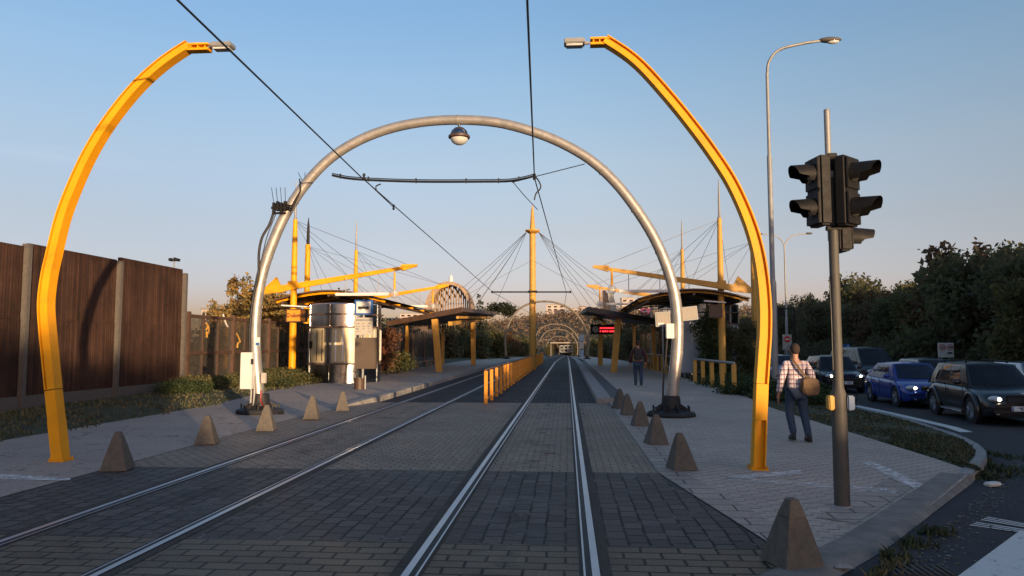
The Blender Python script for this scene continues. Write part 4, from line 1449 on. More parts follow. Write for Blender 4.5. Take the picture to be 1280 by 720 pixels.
# departure display with clock under the right shelter
A, B = P(738, 405.5, 47), P(777, 418, 47)
t = thing('departure_display', ((A.x + B.x) / 2, 47, A.z), 'black departure board with a round clock and red lit lines under the right shelter', 'display')
m = MB(); m.box(((A.x + B.x) / 2, 47, (A.z + B.z) / 2), (B.x - A.x, 0.3, A.z - B.z)); m.build('housing', blackpl, t, bevel=0.02)
for x in (A.x + .3, B.x - .3):
    m = MB(); m.box((x, 47.1, A.z + .35), (.06, .06, .75)); m.build('hanger', blackpl, t)
m = MB()
for r in range(2):
    x = A.x + 0.58
    z = A.z - 0.24 - 0.20 * r
    while x < B.x - 0.15:
        w = random.uniform(0.05, 0.16)
        m.box((x + w / 2, 46.84, z), (w, 0.012, 0.10))
        x += w + random.choice((0.015, 0.02, 0.07))
m.build('led_line', led_red, t)
m = MB(); m.lathe([(0.2, 0), (0.2, 0.03), (0.0, 0.031)], ((A.x + .32), 46.85, (A.z + B.z) / 2), 18, M=Matrix.Rotation(PI / 2, 3, 'X')); ck = m.build('clock', galv, t)
m = MB()
m.bar((A.x + .32, 46.81, (A.z + B.z) / 2), (A.x + .32, 46.81, (A.z + B.z) / 2 + .15), 0.02, 0.01)
m.bar((A.x + .32, 46.81, (A.z + B.z) / 2), (A.x + .42, 46.81, (A.z + B.z) / 2 - .03), 0.02, 0.01)
m.build('clock_hand', ink, ck)

# ------------------------------------------------------------------ stop post, bin
q = G(453, 492)
SX, SY = q.x, q.y
t = thing('stop_post', (SX, SY, 0.1), 'tram stop post with a blue framed sign, a timetable and a brown board', 'sign')
m = MB(); m.tube([(SX, SY, 0.0), (SX, SY, 3.4)], 0.045, 10); m.build('post', galv, t, smooth=50)
def panel(px0, py0, px1, py1, dy, mat, name, th=0.05):
    A, B = P(px0, py0, SY - dy), P(px1, py1, SY - dy)
    m = MB()
    m.box(((A.x + B.x) / 2, SY - dy, (A.z + B.z) / 2), (B.x - A.x, th, A.z - B.z))
    return m.build(name, mat, t, bevel=0.012), A, B
sg, A, B = panel(443.5, 375, 466, 393.5, 0.08, bluesign, 'stop_sign')
C = (A + B) / 2
m = MB(); m.box(C + Vector((0, -0.03, 0)), (B.x - A.x - 0.14, 0.012, A.z - B.z - 0.12)); m.build('sign_face', white, sg)
m = MB()
m.box(C + Vector((0, -0.04, -0.01)), (0.40, 0.01, 0.09)); m.box(C + Vector((0, -0.04, 0.06)), (0.12, 0.01, 0.02))
for a in (-0.12, 0.12):
    m.box(C + Vector((a, -0.04, -0.07)), (0.10, 0.01, 0.02))
m.build('tram_symbol', ink, sg)
tt, A, B = panel(443.5, 397, 466, 418.5, 0.08, cream, 'timetable')
m = MB()
w = B.x - A.x
m.box(((A.x + B.x) / 2, SY - 0.112, A.z - 0.09), (w - 0.1, 0.01, 0.06))
for r in range(4):
    for cix in range(3):
        if random.random() < .85:
            m.box((A.x + 0.13 + cix * w * 0.3 + random.uniform(-.02, .02), SY - 0.112, A.z - 0.22 - r * 0.095), (w * random.uniform(.12, .22), 0.01, random.choice((.03, .05))))
m.build('print', galv, tt)
bb, A, B = panel(444, 422, 471, 461, 0.09, pm('brown_board', (0.095, 0.068, 0.047), 0.5, var=0.15, scale=2), 'brown_board')
q = P(449, 482, SY - .15)
t = thing('litter_bin', (q.x, SY - .15, 0.3), 'small brown metal litter bin at the foot of the tram stop post', 'bin')
m = MB(); m.lathe([(0.15, -0.28), (0.17, -0.27), (0.185, 0.24), (0.19, 0.27), (0.17, 0.27), (0.16, -0.2), (0, -0.2)], (q.x, SY - .15, q.z), 16); m.build('bucket', brownp, t, smooth=40)
m = MB(); m.tube([(q.x + .2, SY - .1, 0), (q.x + .2, SY - .1, q.z + .35)], 0.03, 8); m.build('bin_post', galv, t, smooth=40)

# ------------------------------------------------------------------ concrete pyramids
def bollard():
    m = MB()
    def sec(h):
        return [(sx * h, sy * h) for sx, sy in ((-1, -1), (1, -1), (1, 1), (-1, 1))]
    lv = [(0.178, 0.0), (0.172, 0.025), (0.083, 0.372), (0.075, 0.374), (0.075, 0.384), (0.081, 0.386), (0.038, 0.518), (0.026, 0.524)]
    vs, fs = [], []
    for h, z in lv:
        vs += [(a, b, z) for a, b in sec(h)]
    for i in range(len(lv) - 1):
        fs += [(i * 4 + k, i * 4 + (k + 1) % 4, (i + 1) * 4 + (k + 1) % 4, (i + 1) * 4 + k) for k in range(4)]
    fs += [(3, 2, 1, 0), tuple(range(len(lv) * 4 - 4, len(lv) * 4))]
    m.add(vs, fs)
    return m.build('concrete_bollard', concrete, bevel=0.004)
b0 = bollard()
spots = [(990, 705, 'largest pyramid bollard, nearest at the bottom right edge of the dark setts'), (852, 587, 'second nearest pyramid bollard of the right row, beside the dark setts corner'),
         (820, 555, 'third nearest pyramid bollard of the right row'), (800, 532.5, 'pyramid bollard just left of the black base of the right arch leg'),
         (785, 519, 'pyramid bollard second from the platform end in the right row'), (775, 511, 'farthest pyramid bollard of the right row, at the right platform end'),
         (147, 587, 'nearest pyramid bollard of the left row, right of the curved lamp post foot'), (259, 555, 'second nearest pyramid bollard of the left row'),
         (333, 538, 'pyramid bollard in front of the left arch leg base'), (390, 524, 'pyramid bollard right of the left arch leg base'), (428, 513, 'farthest pyramid bollard of the left row, near the platform ramp')]
for i, (px, py, lab) in enumerate(spots):
    q = G(px, py)
    o = b0 if i == 0 else dup(b0)
    o.location = (q.x, q.y, 0.008)
    o.rotation_euler = (random.gauss(0, .02), random.gauss(0, .02), R(12) + random.gauss(0, 0.08))
    o.scale = (1, 1, random.uniform(0.95, 1.04))
    tag(o, lab, 'bollard', 'concrete pyramid bollards beside the tracks')
# small inspection plates between the right-hand rails
for px, py, lab in ((687, 567, 'nearest'), (714, 536, 'middle'), (726, 517, 'farthest')):
    q = G(px, py)
    m = MB(); m.box((q.x, q.y, 0.006), (0.2, 0.09, 0.008))
    tag(m.build('inspection_plate', conc_post, bevel=0.002), lab + ' of three pale plates set in the paving between the right track rails', 'cover plate', 'plates between the rails')
# drain grate in the gutter
q = G(1146, 714, zroad(5.7))
t = thing('drain_grate', (q.x, q.y, zroad(5.7)), 'rusty iron drain grate in the gutter at the bottom right', 'drain')
m = MB()
m.box((q.x, q.y, zroad(5.7) + 0.004), (0.5, 0.28, 0.006)); m.build('pit', black, t)
m = MB()
for k in range(9):
    m.box((q.x - 0.22 + 0.055 * k, q.y, zroad(5.7) + 0.012), (0.025, 0.26, 0.012))
m.build('bars', pm('rusty_iron', (0.06, 0.045, 0.035), 0.8, var=0.4, scale=20), t)
q = G(1241, 608, zroad(10))
m = MB()
m.box((q.x, q.y, zroad(10) + 0.03), (0.22, 0.12, 0.05), rz=0.4)
o = m.build('paper_scrap', white, bevel=0.02); tag(o, 'crumpled white scrap lying on the road by the kerb weeds', 'litter')
# ------------------------------------------------------------------ left boundary: timber noise wall, glazed noise wall, slat fence
FX = -13.95
FP = [10.2, 14.1, 18.0, 21.95, 25.9]
t = thing('noise_wall', (FX, 18, 0), 'tall brown timber noise wall between pale concrete posts on the left', 'fence')
for i, y in enumerate(FP):
    m = MB(); m.box((FX + 0.06, y, 2.1), (0.20, 0.17, 4.5)); m.build('concrete_post', conc_post, t, bevel=0.02)
for i in range(len(FP) - 1):
    ya, yb = FP[i] + 0.1, FP[i + 1] - 0.1
    m = MB(); m.box((FX, (ya + yb) / 2, 0.17), (0.20, yb - ya, 0.55)); m.build('plinth', conc_post, t, bevel=0.01)
    top = 4.18 + 0.1 * i
    m = MB()
    m.box((FX, (ya + yb) / 2, 1.42), (0.10, yb - ya, 1.95))
    m.box((FX - 0.012, (ya + yb) / 2, (2.40 + top) / 2), (0.10, yb - ya, top - 2.40))
    y = ya
    while y < yb - 0.1:              # cover strips over the board joints
        m.box((FX + 0.054, y + 0.07, 1.42), (0.012, 0.03 + random.random() * .02, 1.93))
        m.box((FX + 0.042, y + 0.07, (2.40 + top) / 2), (0.012, 0.03 + random.random() * .02, top - 2.42))
        y += 0.105 * random.choice((1, 1, 2, 3))
    m.build('timber_panel', wood_fence, t)
t = thing('glass_noise_wall', (FX, 38, 0), 'brown framed glass noise wall running on behind the yellow masts', 'fence')
y = 26.25
k = 0
GY = []
while y < 52:
    GY.append(y); y += 1.24
pieces = MB()
for k, y in enumerate(GY):
    main = k % 3 == 0
    m = MB(); m.box((FX + (0.04 if main else 0), y, 1.45), (0.2 if main else 0.1, 0.16 if main else 0.10, 3.05 if main else 2.8)); m.build('post', brownp, t, bevel=0.008)
for z, h in ((2.82, 0.12), (1.45, 0.13), (0.22, 0.14)):
    m = MB(); m.box((FX + 0.02, (GY[0] + GY[-1]) / 2, z), (0.11, GY[-1] - GY[0], h)); m.build('rail', brownp, t)
for a, b in zip(GY[:-1], GY[1:]):
    m = MB(); m.box((FX, (a + b) / 2, 1.52), (0.02, b - a - 0.1, 2.5)); m.build('pane', wallpane, t)
def squiggle(px, py, pts, mat, name):  # small coloured squiggle laid on a pane
    d = ray(px, py); tt = (FX + 0.02) / d.x
    c = Vector((FX + 0.022, d.y * tt, CAMZ + d.z * tt))
    m = MB()
    m.tube(smooth_path([c + Vector((0, a, b)) for a, b in pts]), 0.035, 6)
    m.build(name, mat, t)
squiggle(259, 412, [(-.12, .25), (.05, .12), (-.1, 0), (.1, .1), (.12, -.15), (-.05, -.1), (.0, -.3)], yellow_dull, 'pane_squiggle')
squiggle(298, 426, [(-.2, .3), (.0, .15), (.15, -.05), (-.05, -.1), (-.1, -.3)], yellow_dull, 'pane_squiggle')
squiggle(281, 402, [(-.18, .3), (-.05, .1), (.15, -.12), (.28, -.2)], white, 'pane_squiggle')
# dark slat fence further along
t = thing('slat_fence', (-13.3, 60, 0), 'dark metal fence of upright slats beyond the red bush', 'fence')
m = MB()
y = 52.5
while y < 74:
    m.box((-13.3, y, 1.5), (0.05, 0.32, 3.0)); y += 0.85
m.build('slats', darkroof, t)
m = MB()
for z in (0.5, 1.6, 2.8):
    m.box((-13.36, 63, z), (0.06, 21.5, 0.08))
m.build('rail', darkroof, t)
# low brown roofed building with the oval company sign
A = P(455, 398, 76); B = P(532, 394, 76)
t = thing('low_building', ((A.x + B.x) / 2, 80, 0), 'long low building with a brown roof edge behind the slat fence', 'building')
m = MB(); m.box(((A.x + B.x) / 2, 82, 1.6), (B.x - A.x, 9, 4.2)); m.build('wall', pm('dusty_brown_wall', (0.10, 0.07, 0.055), 0.8), t)
m = MB(); m.prism([(A.x - .4, 76.2, 3.95), (B.x + .4, 76.2, 4.3), (B.x + .4, 76.2, 4.75), (A.x - .4, 76.2, 4.3)], (0, 12, 0.3)); m.build('roof', brownp, t)
for k in range(5):
    m = MB(); m.box((A.x + (B.x - A.x) * (0.1 + 0.2 * k), 77.45, 1.9), (0.9, 0.1, 1.3)); m.build('window', winglass, t)
c = P(494, 402, 74.9)
t = thing('company_sign', c, 'pale oval company sign lettered EVVA below the brown roof edge', 'sign')
m = MB()
n = 24
w, h = 2.6 / 2, 0.78 / 2
poly = []
for k in range(n):
    a = 2 * PI * k / n
    poly.append(c + Vector((math.copysign(abs(math.cos(a)) ** 0.5, math.cos(a)) * w, 0, math.copysign(abs(math.sin(a)) ** 0.7, math.sin(a)) * h)))
m.prism(poly, (0, 0.12, 0)); m.build('oval_plate', cream, t)
text_mesh('lettering', 'EVVA', 0.72, ink, t, (0, -0.01, 0), (PI / 2, 0, 0), sx=1.15)
m = MB(); m.box(c + Vector((-.8, .2, -1.7)), (.1, .1, 3.2)); m.box(c + Vector((.8, .2, -1.7)), (.1, .1, 3.2)); m.build('sign_post', darkroof, t)

# ------------------------------------------------------------------ foliage
rng = np.random.default_rng(11)
def leaf_mesh(name, blobs, n, size, mat, seed, flat=0.0):
    """n leaf-sized quads spread through the volume of a set of ragged blobs"""
    r = np.random.default_rng(seed)
    w = np.array([b[1][0] * b[1][1] * b[1][2] for b in blobs]) ** 0.8
    idx = r.choice(len(blobs), n, p=w / w.sum())
    C = np.array([b[0] for b in blobs])[idx]
    S = np.array([b[1] for b in blobs])[idx]
    d = r.normal(size=(n, 3)); d /= np.linalg.norm(d, axis=1)[:, None]
    rad = r.random(n) ** 0.30 * (1 + 0.18 * r.normal(size=n))
    c = C + d * S * rad[:, None]
    u = r.normal(size=(n, 3)); u /= np.linalg.norm(u, axis=1)[:, None]
    v = np.cross(u, r.normal(size=(n, 3))); v /= np.linalg.norm(v, axis=1)[:, None]
    s = size * (0.5 + r.random(n))[:, None]
    q = np.stack([c - u * s, c - v * s * 0.55, c + u * s, c + v * s * 0.55], 1).reshape(-1, 3)
    me = bpy.data.meshes.new(name)
    me.vertices.add(4 * n); me.loops.add(4 * n); me.polygons.add(n)
    me.vertices.foreach_set('co', q.ravel())
    me.loops.foreach_set('vertex_index', np.arange(4 * n))
    me.polygons.foreach_set('loop_start', np.arange(0, 4 * n, 4))
    me.update(calc_edges=True)
    me.materials.append(mat)
    return me

LM_dark = leafmat('dark_green_leaves', [(0.085, 0.097, 0.05), (0.115, 0.125, 0.06), (0.14, 0.145, 0.065), (0.12, 0.105, 0.062)], trans=0.55)
LM_russet = leafmat('russet_leaves', [(0.095, 0.078, 0.045), (0.14, 0.09, 0.05), (0.17, 0.10, 0.055), (0.10, 0.085, 0.045)], trans=0.55)
LM_olive = leafmat('olive_leaves', [(0.09, 0.092, 0.04), (0.13, 0.122, 0.05), (0.17, 0.145, 0.055), (0.10, 0.105, 0.045)], trans=0.55)
LM_gold = leafmat('autumn_gold_leaves', [(0.22, 0.15, 0.05), (0.30, 0.19, 0.06), (0.2, 0.16, 0.055), (0.34, 0.2, 0.065)])
LM_red = leafmat('red_bush_leaves', [(0.14, 0.04, 0.03), (0.2, 0.055, 0.035), (0.16, 0.08, 0.04), (0.1, 0.05, 0.03)])
LM_juniper = leafmat('juniper_leaves', [(0.07, 0.075, 0.028), (0.11, 0.105, 0.04), (0.15, 0.125, 0.045), (0.06, 0.07, 0.026)])
LM_jun2 = leafmat('dark_juniper_leaves', [(0.028, 0.045, 0.02), (0.04, 0.06, 0.022), (0.05, 0.07, 0.026)])
LM_pine = leafmat('pine_needles', [(0.012, 0.018, 0.012), (0.02, 0.028, 0.016), (0.028, 0.034, 0.02)])
LM_hill = leafmat('autumn_hill_leaves', [(0.065, 0.055, 0.036), (0.10, 0.07, 0.048), (0.12, 0.08, 0.056), (0.085, 0.068, 0.04), (0.135, 0.09, 0.06)], trans=0.0)

def crown_blobs(r, W, H, z0, k=9):
    bl = []
    for i in range(k):
        a = r.random() * 2 * PI
        zz = r.random()
        rr = W * 0.5 * math.sin(PI * (0.15 + 0.75 * zz)) * r.uniform(0.35, 0.85)
        s = W * r.uniform(0.16, 0.30)
        bl.append(((rr * math.cos(a), rr * math.sin(a), z0 + (H - z0) * (0.08 + 0.86 * zz)), (s, s, s * r.uniform(0.6, 0.95))))
    bl.append(((0, 0, z0 + (H - z0) * 0.45), (W * 0.33, W * 0.33, (H - z0) * 0.42)))
    for i in range(5):
        a = r.random() * 2 * PI
        bl.append(((W * 0.25 * math.cos(a), W * 0.25 * math.sin(a), H - W * 0.08 + r.uniform(-.1, .12) * W), (W * 0.08, W * 0.08, W * 0.13)))
    return bl

def make_tree(name, W, H, z0, n, size, mat, seed, label=None, cat='tree', group=None, blobs=None, trunk_r=0.16):
    r = random.Random(seed)
    t = thing(name, (0, 0, 0), label, cat, group)
    bl = blobs or crown_blobs(r, W, H, z0)
    cr = bpy.data.objects.new('crown', leaf_mesh('crown', bl, n, size, mat, seed))
    COL.objects.link(cr); cr.parent = t
    m = MB()
    bend = [Vector((0, 0, -0.4)), Vector((r.uniform(-.1, .1), r.uniform(-.1, .1), z0 + 0.3)), Vector((r.uniform(-.3, .3), r.uniform(-.3, .3), (z0 + H) / 2)), Vector((r.uniform(-.3, .3), r.uniform(-.3, .3), H * 0.92))]
    m.tube(bend, [trunk_r, trunk_r * 0.8, trunk_r * 0.45, 0.02], 7)
    for b in bl[:9]:
        p0 = bend[1] + (bend[2] - bend[1]) * r.uniform(0, 0.9)
        p1 = Vector(b[0]) * 0.98
        m.tube([p0, (p0 + p1) / 2 + Vector((0, 0, 0.15)), p1 + Vector((0, 0, 0.1))], [trunk_r * 0.35, trunk_r * 0.22, 0.012], 5)
    m.build('trunk', bark, t, world=False, smooth=50)
    return t

def place(o, x, y, z, rz, sc, szz=None):
    o.location = (x, y, z); o.rotation_euler = (0, 0, rz); o.scale = (sc, sc, szz or sc)
    return o

# the dark wooded bank on the right of the road
WG = 'trees of the dark wooded bank'
wl = {'d': 'dark green broadleaf tree in the shaded wooded bank right of the road', 'o': 'olive tinged broadleaf tree in the shaded wooded bank right of the road', 'r': 'russet tinged broadleaf tree in the shaded wooded bank right of the road'}
protos = []
for i, (k, mat, W, H) in enumerate([('d', LM_dark, 5.6, 7.0), ('d', LM_dark, 4.8, 6.8), ('o', LM_olive, 5.2, 6.4), ('r', LM_russet, 5.0, 6.3), ('d', LM_dark, 6.2, 7.4), ('r', LM_russet, 5.6, 7.0)]):
    protos.append((make_tree('broadleaf_tree', W, H, 0.5, int(9000 * (0.135 / (0.10 + 0.018 * i)) ** 2), 0.10 + 0.018 * i, mat, 20 + i, wl[k], group=WG + {'d': ', dark green', 'o': ', olive', 'r': ', russet'}[k]), k))
used = set()
rw = random.Random(5)
def put_tree(x, y, sc, which=None):
    i = which if which is not None else rw.choice([0, 0, 1, 1, 2, 3, 4, 4, 5])
    src, k = protos[i]
    o = src if i not in used else dup(src)
    used.add(i)
    g = terrain(x, y)
    return place(o, x, y, g, rw.random() * 6.28, sc, sc * rw.uniform(0.86, 1.14))
y = -3.0
while y < 150:
    fs = 1.0 - 0.08 * ss(38, 60, y)
    put_tree(rw.uniform(20.6, 22.0), y, rw.uniform(0.74, 0.95) * fs)
    if y > 8:
        put_tree(rw.uniform(24.5, 27.5), y + rw.uniform(-1, 1), rw.uniform(0.80, 1.0) * fs)
    if y > 22:
        put_tree(rw.uniform(29, 34), y + rw.uniform(-2, 2), rw.uniform(0.84, 1.05) * fs)
    y += 3.1 + max(0, y - 50) * 0.035
y = -33.0
while y > -66:                       # the wood resumes behind the side road, lower
    put_tree(rw.uniform(20.5, 23), y, 0.80, rw.choice([0, 1, 4])); y -= 2.6
# added hedge behind the camera, height tuned to shade the near ground
hh_ = make_tree('shade_hedge', 3, 2.9, 0.1, 5200, 0.11, LM_dark, 61, 'added low hedge behind the viewer that keeps the near ground in shade', 'hedge', 'added low hedge sections casting shade', [((0, yy, zz), (0.7, 0.8, 0.75)) for yy in (-1.5, -.5, .5, 1.5) for zz in (.6, 1.3, 1.9)], 0.05)
for i, y in enumerate([-27.0, -24.1, -21.2, -18.3, -15.4, -12.5, -9.6, -6.7]):
    o = hh_ if i == 0 else dup(hh_)
    place(o, 20.3 + rw.uniform(-.1, .1), y, -0.45, rw.choice((0, PI)), 1.0, 1.22 if y < -10 else 1.4)
o = make_tree('young_tree', 2.6, 4.6, 0.8, 3000, 0.11, LM_olive, 66, 'young pale olive tree standing out of the dark wooded bank at the right edge', 'tree')
q = P(1272, 400, 31)
place(o, q.x, 31, terrain(q.x, 31), 0, 1)
# undergrowth hedge along the road edge
hb = [((rx, ry, rz), (1.1, 1.1, 0.9)) for rx, ry, rz in [(0, -1.3, .7), (0, 0, .9), (0.2, 1.3, .7), (0.5, .6, 1.2), (.4, -.7, 1.3)]]
hedge0 = make_tree('roadside_shrub', 2, 2, 0.1, 3600, 0.10, LM_dark, 60, 'low dark shrub at the foot of the wooded bank, along the far road edge', 'shrub', 'shrubs along the foot of the wooded bank', hb, 0.05)
first = True
y = -2.0
while y < 120:
    o = hedge0 if first else dup(hedge0)
    first = False
    place(o, 19.4 + rw.uniform(-.2, .3), y, terrain(19.4, y), rw.random() * 6.28, rw.uniform(0.8, 1.2))
    y += 3.2 + max(0, y - 40) * .04

# autumn trees behind the glass wall, left
def solo(name, px, pyb, Y, W, H, z0, n, size, mat, seed, label, cat='tree', z=None, **k):
    q = P(px, pyb, Y)
    o = make_tree(name, W, H, z0, n, size, mat, seed, label, cat, **k)
    o.location = (q.x, Y, terrain(q.x, Y) if z is None else z)
    return o
solo('autumn_tree', 316, 400, 44, 4.8, 5.7, 1.2, 12000, 0.11, LM_gold, 71, 'golden autumn tree rising behind the glass noise wall left of the arch')
solo('autumn_tree', 284, 400, 46, 3.8, 4.3, 1.0, 8000, 0.11, LM_gold, 72, 'smaller golden autumn tree behind the glass wall, leftmost')
solo('autumn_tree', 350, 400, 50, 4.4, 5.2, 1.0, 8000, 0.12, LM_gold, 73, 'golden autumn tree behind the glass wall and the left arch leg')
solo('autumn_tree', 415, 385, 66, 5.0, 6.6, 1.0, 2600, 0.15, LM_olive, 74, 'olive tree top showing over the canopy roof above the steel kiosk')
solo('red_bush', 482, 470, 38.5, 1.9, 2.3, 0.15, 4200, 0.06, LM_red, 75, 'rusty red bush beside the steel kiosk on the left platform', 'bush', z=0.15, trunk_r=0.05)
solo('green_bush', 500, 472, 40.5, 1.9, 1.1, 0.05, 2200, 0.06, LM_juniper, 76, 'low green bush right of the red bush by the left platform', 'bush', z=0.15, trunk_r=0.04)
for i, (x, y, W, H) in enumerate([(-15, 55, 4.5, 3.4), (-15.5, 62, 5, 3.6), (-16, 70, 5, 3.8), (-17, 48, 4, 3.0), (-15.6, 41, 3.4, 2.6), (-16, 34, 3.4, 2.6), (-16.4, 29, 3.2, 2.5)]):
    o = make_tree('hedge_shrub', W, H, 0.2, 2600, 0.12, LM_dark, 80 + i, 'dark shrub growing just behind the glass noise wall and slat fence', 'shrub', 'dark shrubs behind the left fences')
    o.location = (x, y, -0.1)
# low junipers on the left verge
jb = [((a, b, c), (0.55, 0.5, 0.26)) for a, b, c in [(0, 0, .26), (.5, .3, .22), (-.5, .2, .22), (.2, -.5, .2), (-.3, -.45, .24), (.75, -.2, .16), (-.8, -.1, .16), (0, .7, .18)]]
def juniper(mat, seed, label, group):
    t = thing('low_juniper', (0, 0, 0), label, 'shrub', group)
    o = bpy.data.objects.new('foliage', leaf_mesh('foliage', jb, 3800, 0.045, mat, seed)); COL.objects.link(o); o.parent = t
    return t
j1 = juniper(LM_juniper, 91, 'low spreading golden green juniper in front of the left fence', 'low junipers on the left verge')
place(j1, -12.5, 24.4, zl(-12.5, 24.4), 0, .8)
for i in range(34):
    y = 24.9 + 17 * i / 33 + rw.uniform(-.3, .3)
    x = -12.3 + rw.uniform(-0.9, 1.0) + 0.4 * ss(24, 28, y)
    place(dup(j1), x, y, zl(x, y) - 0.04, rw.random() * 6.28, rw.uniform(0.7, 1.1), rw.uniform(0.55, 0.9))
j2 = juniper(LM_jun2, 92, 'low dark green juniper mat behind the right railing', 'low junipers on the right verge')
place(j2, 6.2, 25, zv(6.2, 25), 0, 1)
for i in range(30):
    y = 23.2 + 16 * (i / 29) + rw.uniform(-.3, .3)
    x = 6.2 + rw.random() * 2.0
    place(dup(j2), x, y, zv(x, y) - 0.05, rw.random() * 6.28, rw.uniform(0.7, 1.25), None)
o = juniper(LM_jun2, 93, 'single dark green juniper standing out among the golden ones on the left verge', None)
place(o, -12.2, 23.0, zl(-12.2, 23.0), 0, 0.75)
# tall bushes behind the right railing
for i, (px, Y, W, H, lab) in enumerate([(882, 34.8, 1.7, 3.3, 'tall slender leafy bush left of the dull yellow mast, before the grey kiosk'), (905, 35.5, 1.5, 3.0, 'tall slender leafy bush just right of the dull yellow mast'), (926, 36.5, 2.0, 2.7, 'leafy bush left of the right curved post, behind the railing end'), (948, 39, 2.2, 2.4, 'leafy bush partly behind the right curved lamp post')]):
    r = random.Random(i)
    bl = [((r.uniform(-.3, .3) * W, r.uniform(-.3, .3) * W, H * (0.12 + 0.8 * k / 8)), (W * .26, W * .26, H * .12)) for k in range(9)]
    solo('tall_bush', px, 470, Y, W, H, 0.2, 3600, 0.06, LM_dark if i else LM_jun2, 100 + i, lab, 'bush', z=0.1, blobs=bl, trunk_r=0.04)
for i, (px, Y, W, H, lab) in enumerate([(796, 66, 2.6, 4.2, 'dark upright bush behind the walker in dark red'), (812, 70, 3.2, 4.6, 'dark upright bush right of the walker, before the pink billboard'), (832, 60, 3.0, 3.6, 'dark bush just left of the right arch leg'), (778, 82, 3.5, 4.0, 'dark bush behind the right shelter legs')]):
    solo('tall_bush', px, 470, Y, W, H, 0.1, 3000, 0.11, LM_dark, 110 + i, lab, 'bush', z=0.0)
# dark wood past the left platform and between the far arches
bk = [make_tree('background_tree', 7, 6.4, 0.4, 5200, 0.24, mt, 130 + i, lb, 'tree', gp_) for i, (mt, lb, gp_) in enumerate([
    (LM_dark, 'dark green tree in the shaded wood past the platforms', 'dark trees past the platforms'), (LM_olive, 'olive green tree in the wood past the platforms', 'olive trees past the platforms'), (LM_russet, 'russet autumn tree in the wood past the platforms', 'russet trees past the platforms')])]
ub = set()
def put_bk(i, x, y, sc):
    o = bk[i] if i not in ub else dup(bk[i])
    ub.add(i)
    place(o, x, y, min(terrain(x, y), prof(y)) - 0.2, rw.random() * 6.28, sc)
for x, y, i, sc in [(-14, 82, 0, .62), (-17, 88, 2, .7), (-21, 84, 1, .75), (-11.5, 94, 0, .62), (-15, 100, 0, .8), (-20, 104, 1, .9), (-11, 112, 1, .7), (-14, 124, 0, .85), (-26, 98, 2, .85), (-32, 110, 1, 1.0), (-12, 140, 2, .8), (-18, 150, 1, 1.0), (-26, 140, 0, 1.0), (-40, 130, 2, 1.1), (-34, 160, 1, 1.1), (-11, 165, 0, .8), (-13, 190, 0, .9), (-22, 185, 2, 1.1), (-50, 170, 1, 1.2), (-16, 225, 0, 1), (-28, 220, 1, 1.2), (-14, 260, 0, 1), (-24, 270, 2, 1.2), (-60, 210, 2, 1.2), (-42, 210, 1, 1.2),
                    (9.5, 90, 0, .6), (10.5, 104, 0, .7), (8.5, 118, 1, .62), (7.5, 135, 0, .6), (11, 140, 2, .8), (9, 160, 0, .8), (8, 185, 0, .8), (12, 200, 1, 1.0), (9, 225, 0, .9), (14, 240, 2, 1.2), (9, 265, 0, 1.0), (17, 270, 1, 1.2), (0, 372, 0, .9), (-9, 376, 1, .9), (9, 370, 2, .9), (-18, 370, 0, 1.1), (18, 365, 1, 1.1), (4, 400, 0, 1.2), (-4, 410, 2, 1.2), (28, 330, 0, 1.4), (-30, 340, 1, 1.4), (22, 300, 1, 1.2)]:
    put_bk(i, x, y, sc)
# conifers on the skyline
def conifer(px, pyt, Y, W, label, mat, rag, name='spruce_tree'):
    top = P(px, pyt, Y)
    g = terrain(top.x, Y)
    H = top.z - g
    bl = [((random.uniform(-1, 1) * rag, random.uniform(-1, 1) * rag, H * (0.1 + 0.87 * k / 11)), (W * .5 * (1 - k / 12.5) + .12, W * .5 * (1 - k / 12.5) + .12, H * .05)) for k in range(12)]
    o = make_tree(name, W, H, 0.3, 2200, 0.16, mat, int(px), label, 'tree', blobs=bl, trunk_r=0.2)
    o.location = (top.x, Y, g)
conifer(599, 369, 105, 3.6, 'pointed grey green spruce on the skyline right of the timber gable', LM_pine, 0.2)
t = solo('pine_tree', 624, 400, 118, 4.5, 1, 0.5, 2200, 0.2, LM_pine, 140, 'dark round headed pine on the skyline left of the yellow mast', blobs=[((a * 1.5, b, 1.75 + (431 - 388) * 118 / F + c), (1.2, 1.2, 0.7)) for a, b, c in [(0, 0, 0), (1, .3, -.3), (-1, -.3, -.4), (.4, 0, .6), (-.5, .4, .5), (1.1, 0, .2)]], z=0)

# the wooded hillside far ahead: one mass
nh = 90000
px_ = rng.uniform(-260, 520, nh); py_ = 390 + 330 * rng.random(nh) ** 0.8
pts = np.array([(x, y, terrain(x, y)) for x, y in zip(px_, py_)])
pts[:, 2] += rng.random(nh) ** 1.2 * 7.0 * (0.35 + 0.65 * np.sin(px_ * 0.21 + 1.3 * np.sin(py_ * 0.11)) ** 2)
u = rng.normal(size=(nh, 3)); u /= np.linalg.norm(u, axis=1)[:, None]
v = np.cross(u, rng.normal(size=(nh, 3))); v /= np.linalg.norm(v, axis=1)[:, None]
s = (0.3 + 0.5 * rng.random(nh))[:, None]
q = np.stack([pts - u * s, pts - v * s, pts + u * s, pts + v * s], 1).reshape(-1, 3)
me = bpy.data.meshes.new('hillside_wood')
me.from_pydata(q.tolist(), [], np.arange(4 * nh).reshape(-1, 4).tolist())
me.materials.append(LM_hill)
o = bpy.data.objects.new('hillside_wood', me); COL.objects.link(o); tag(o, kind='stuff')

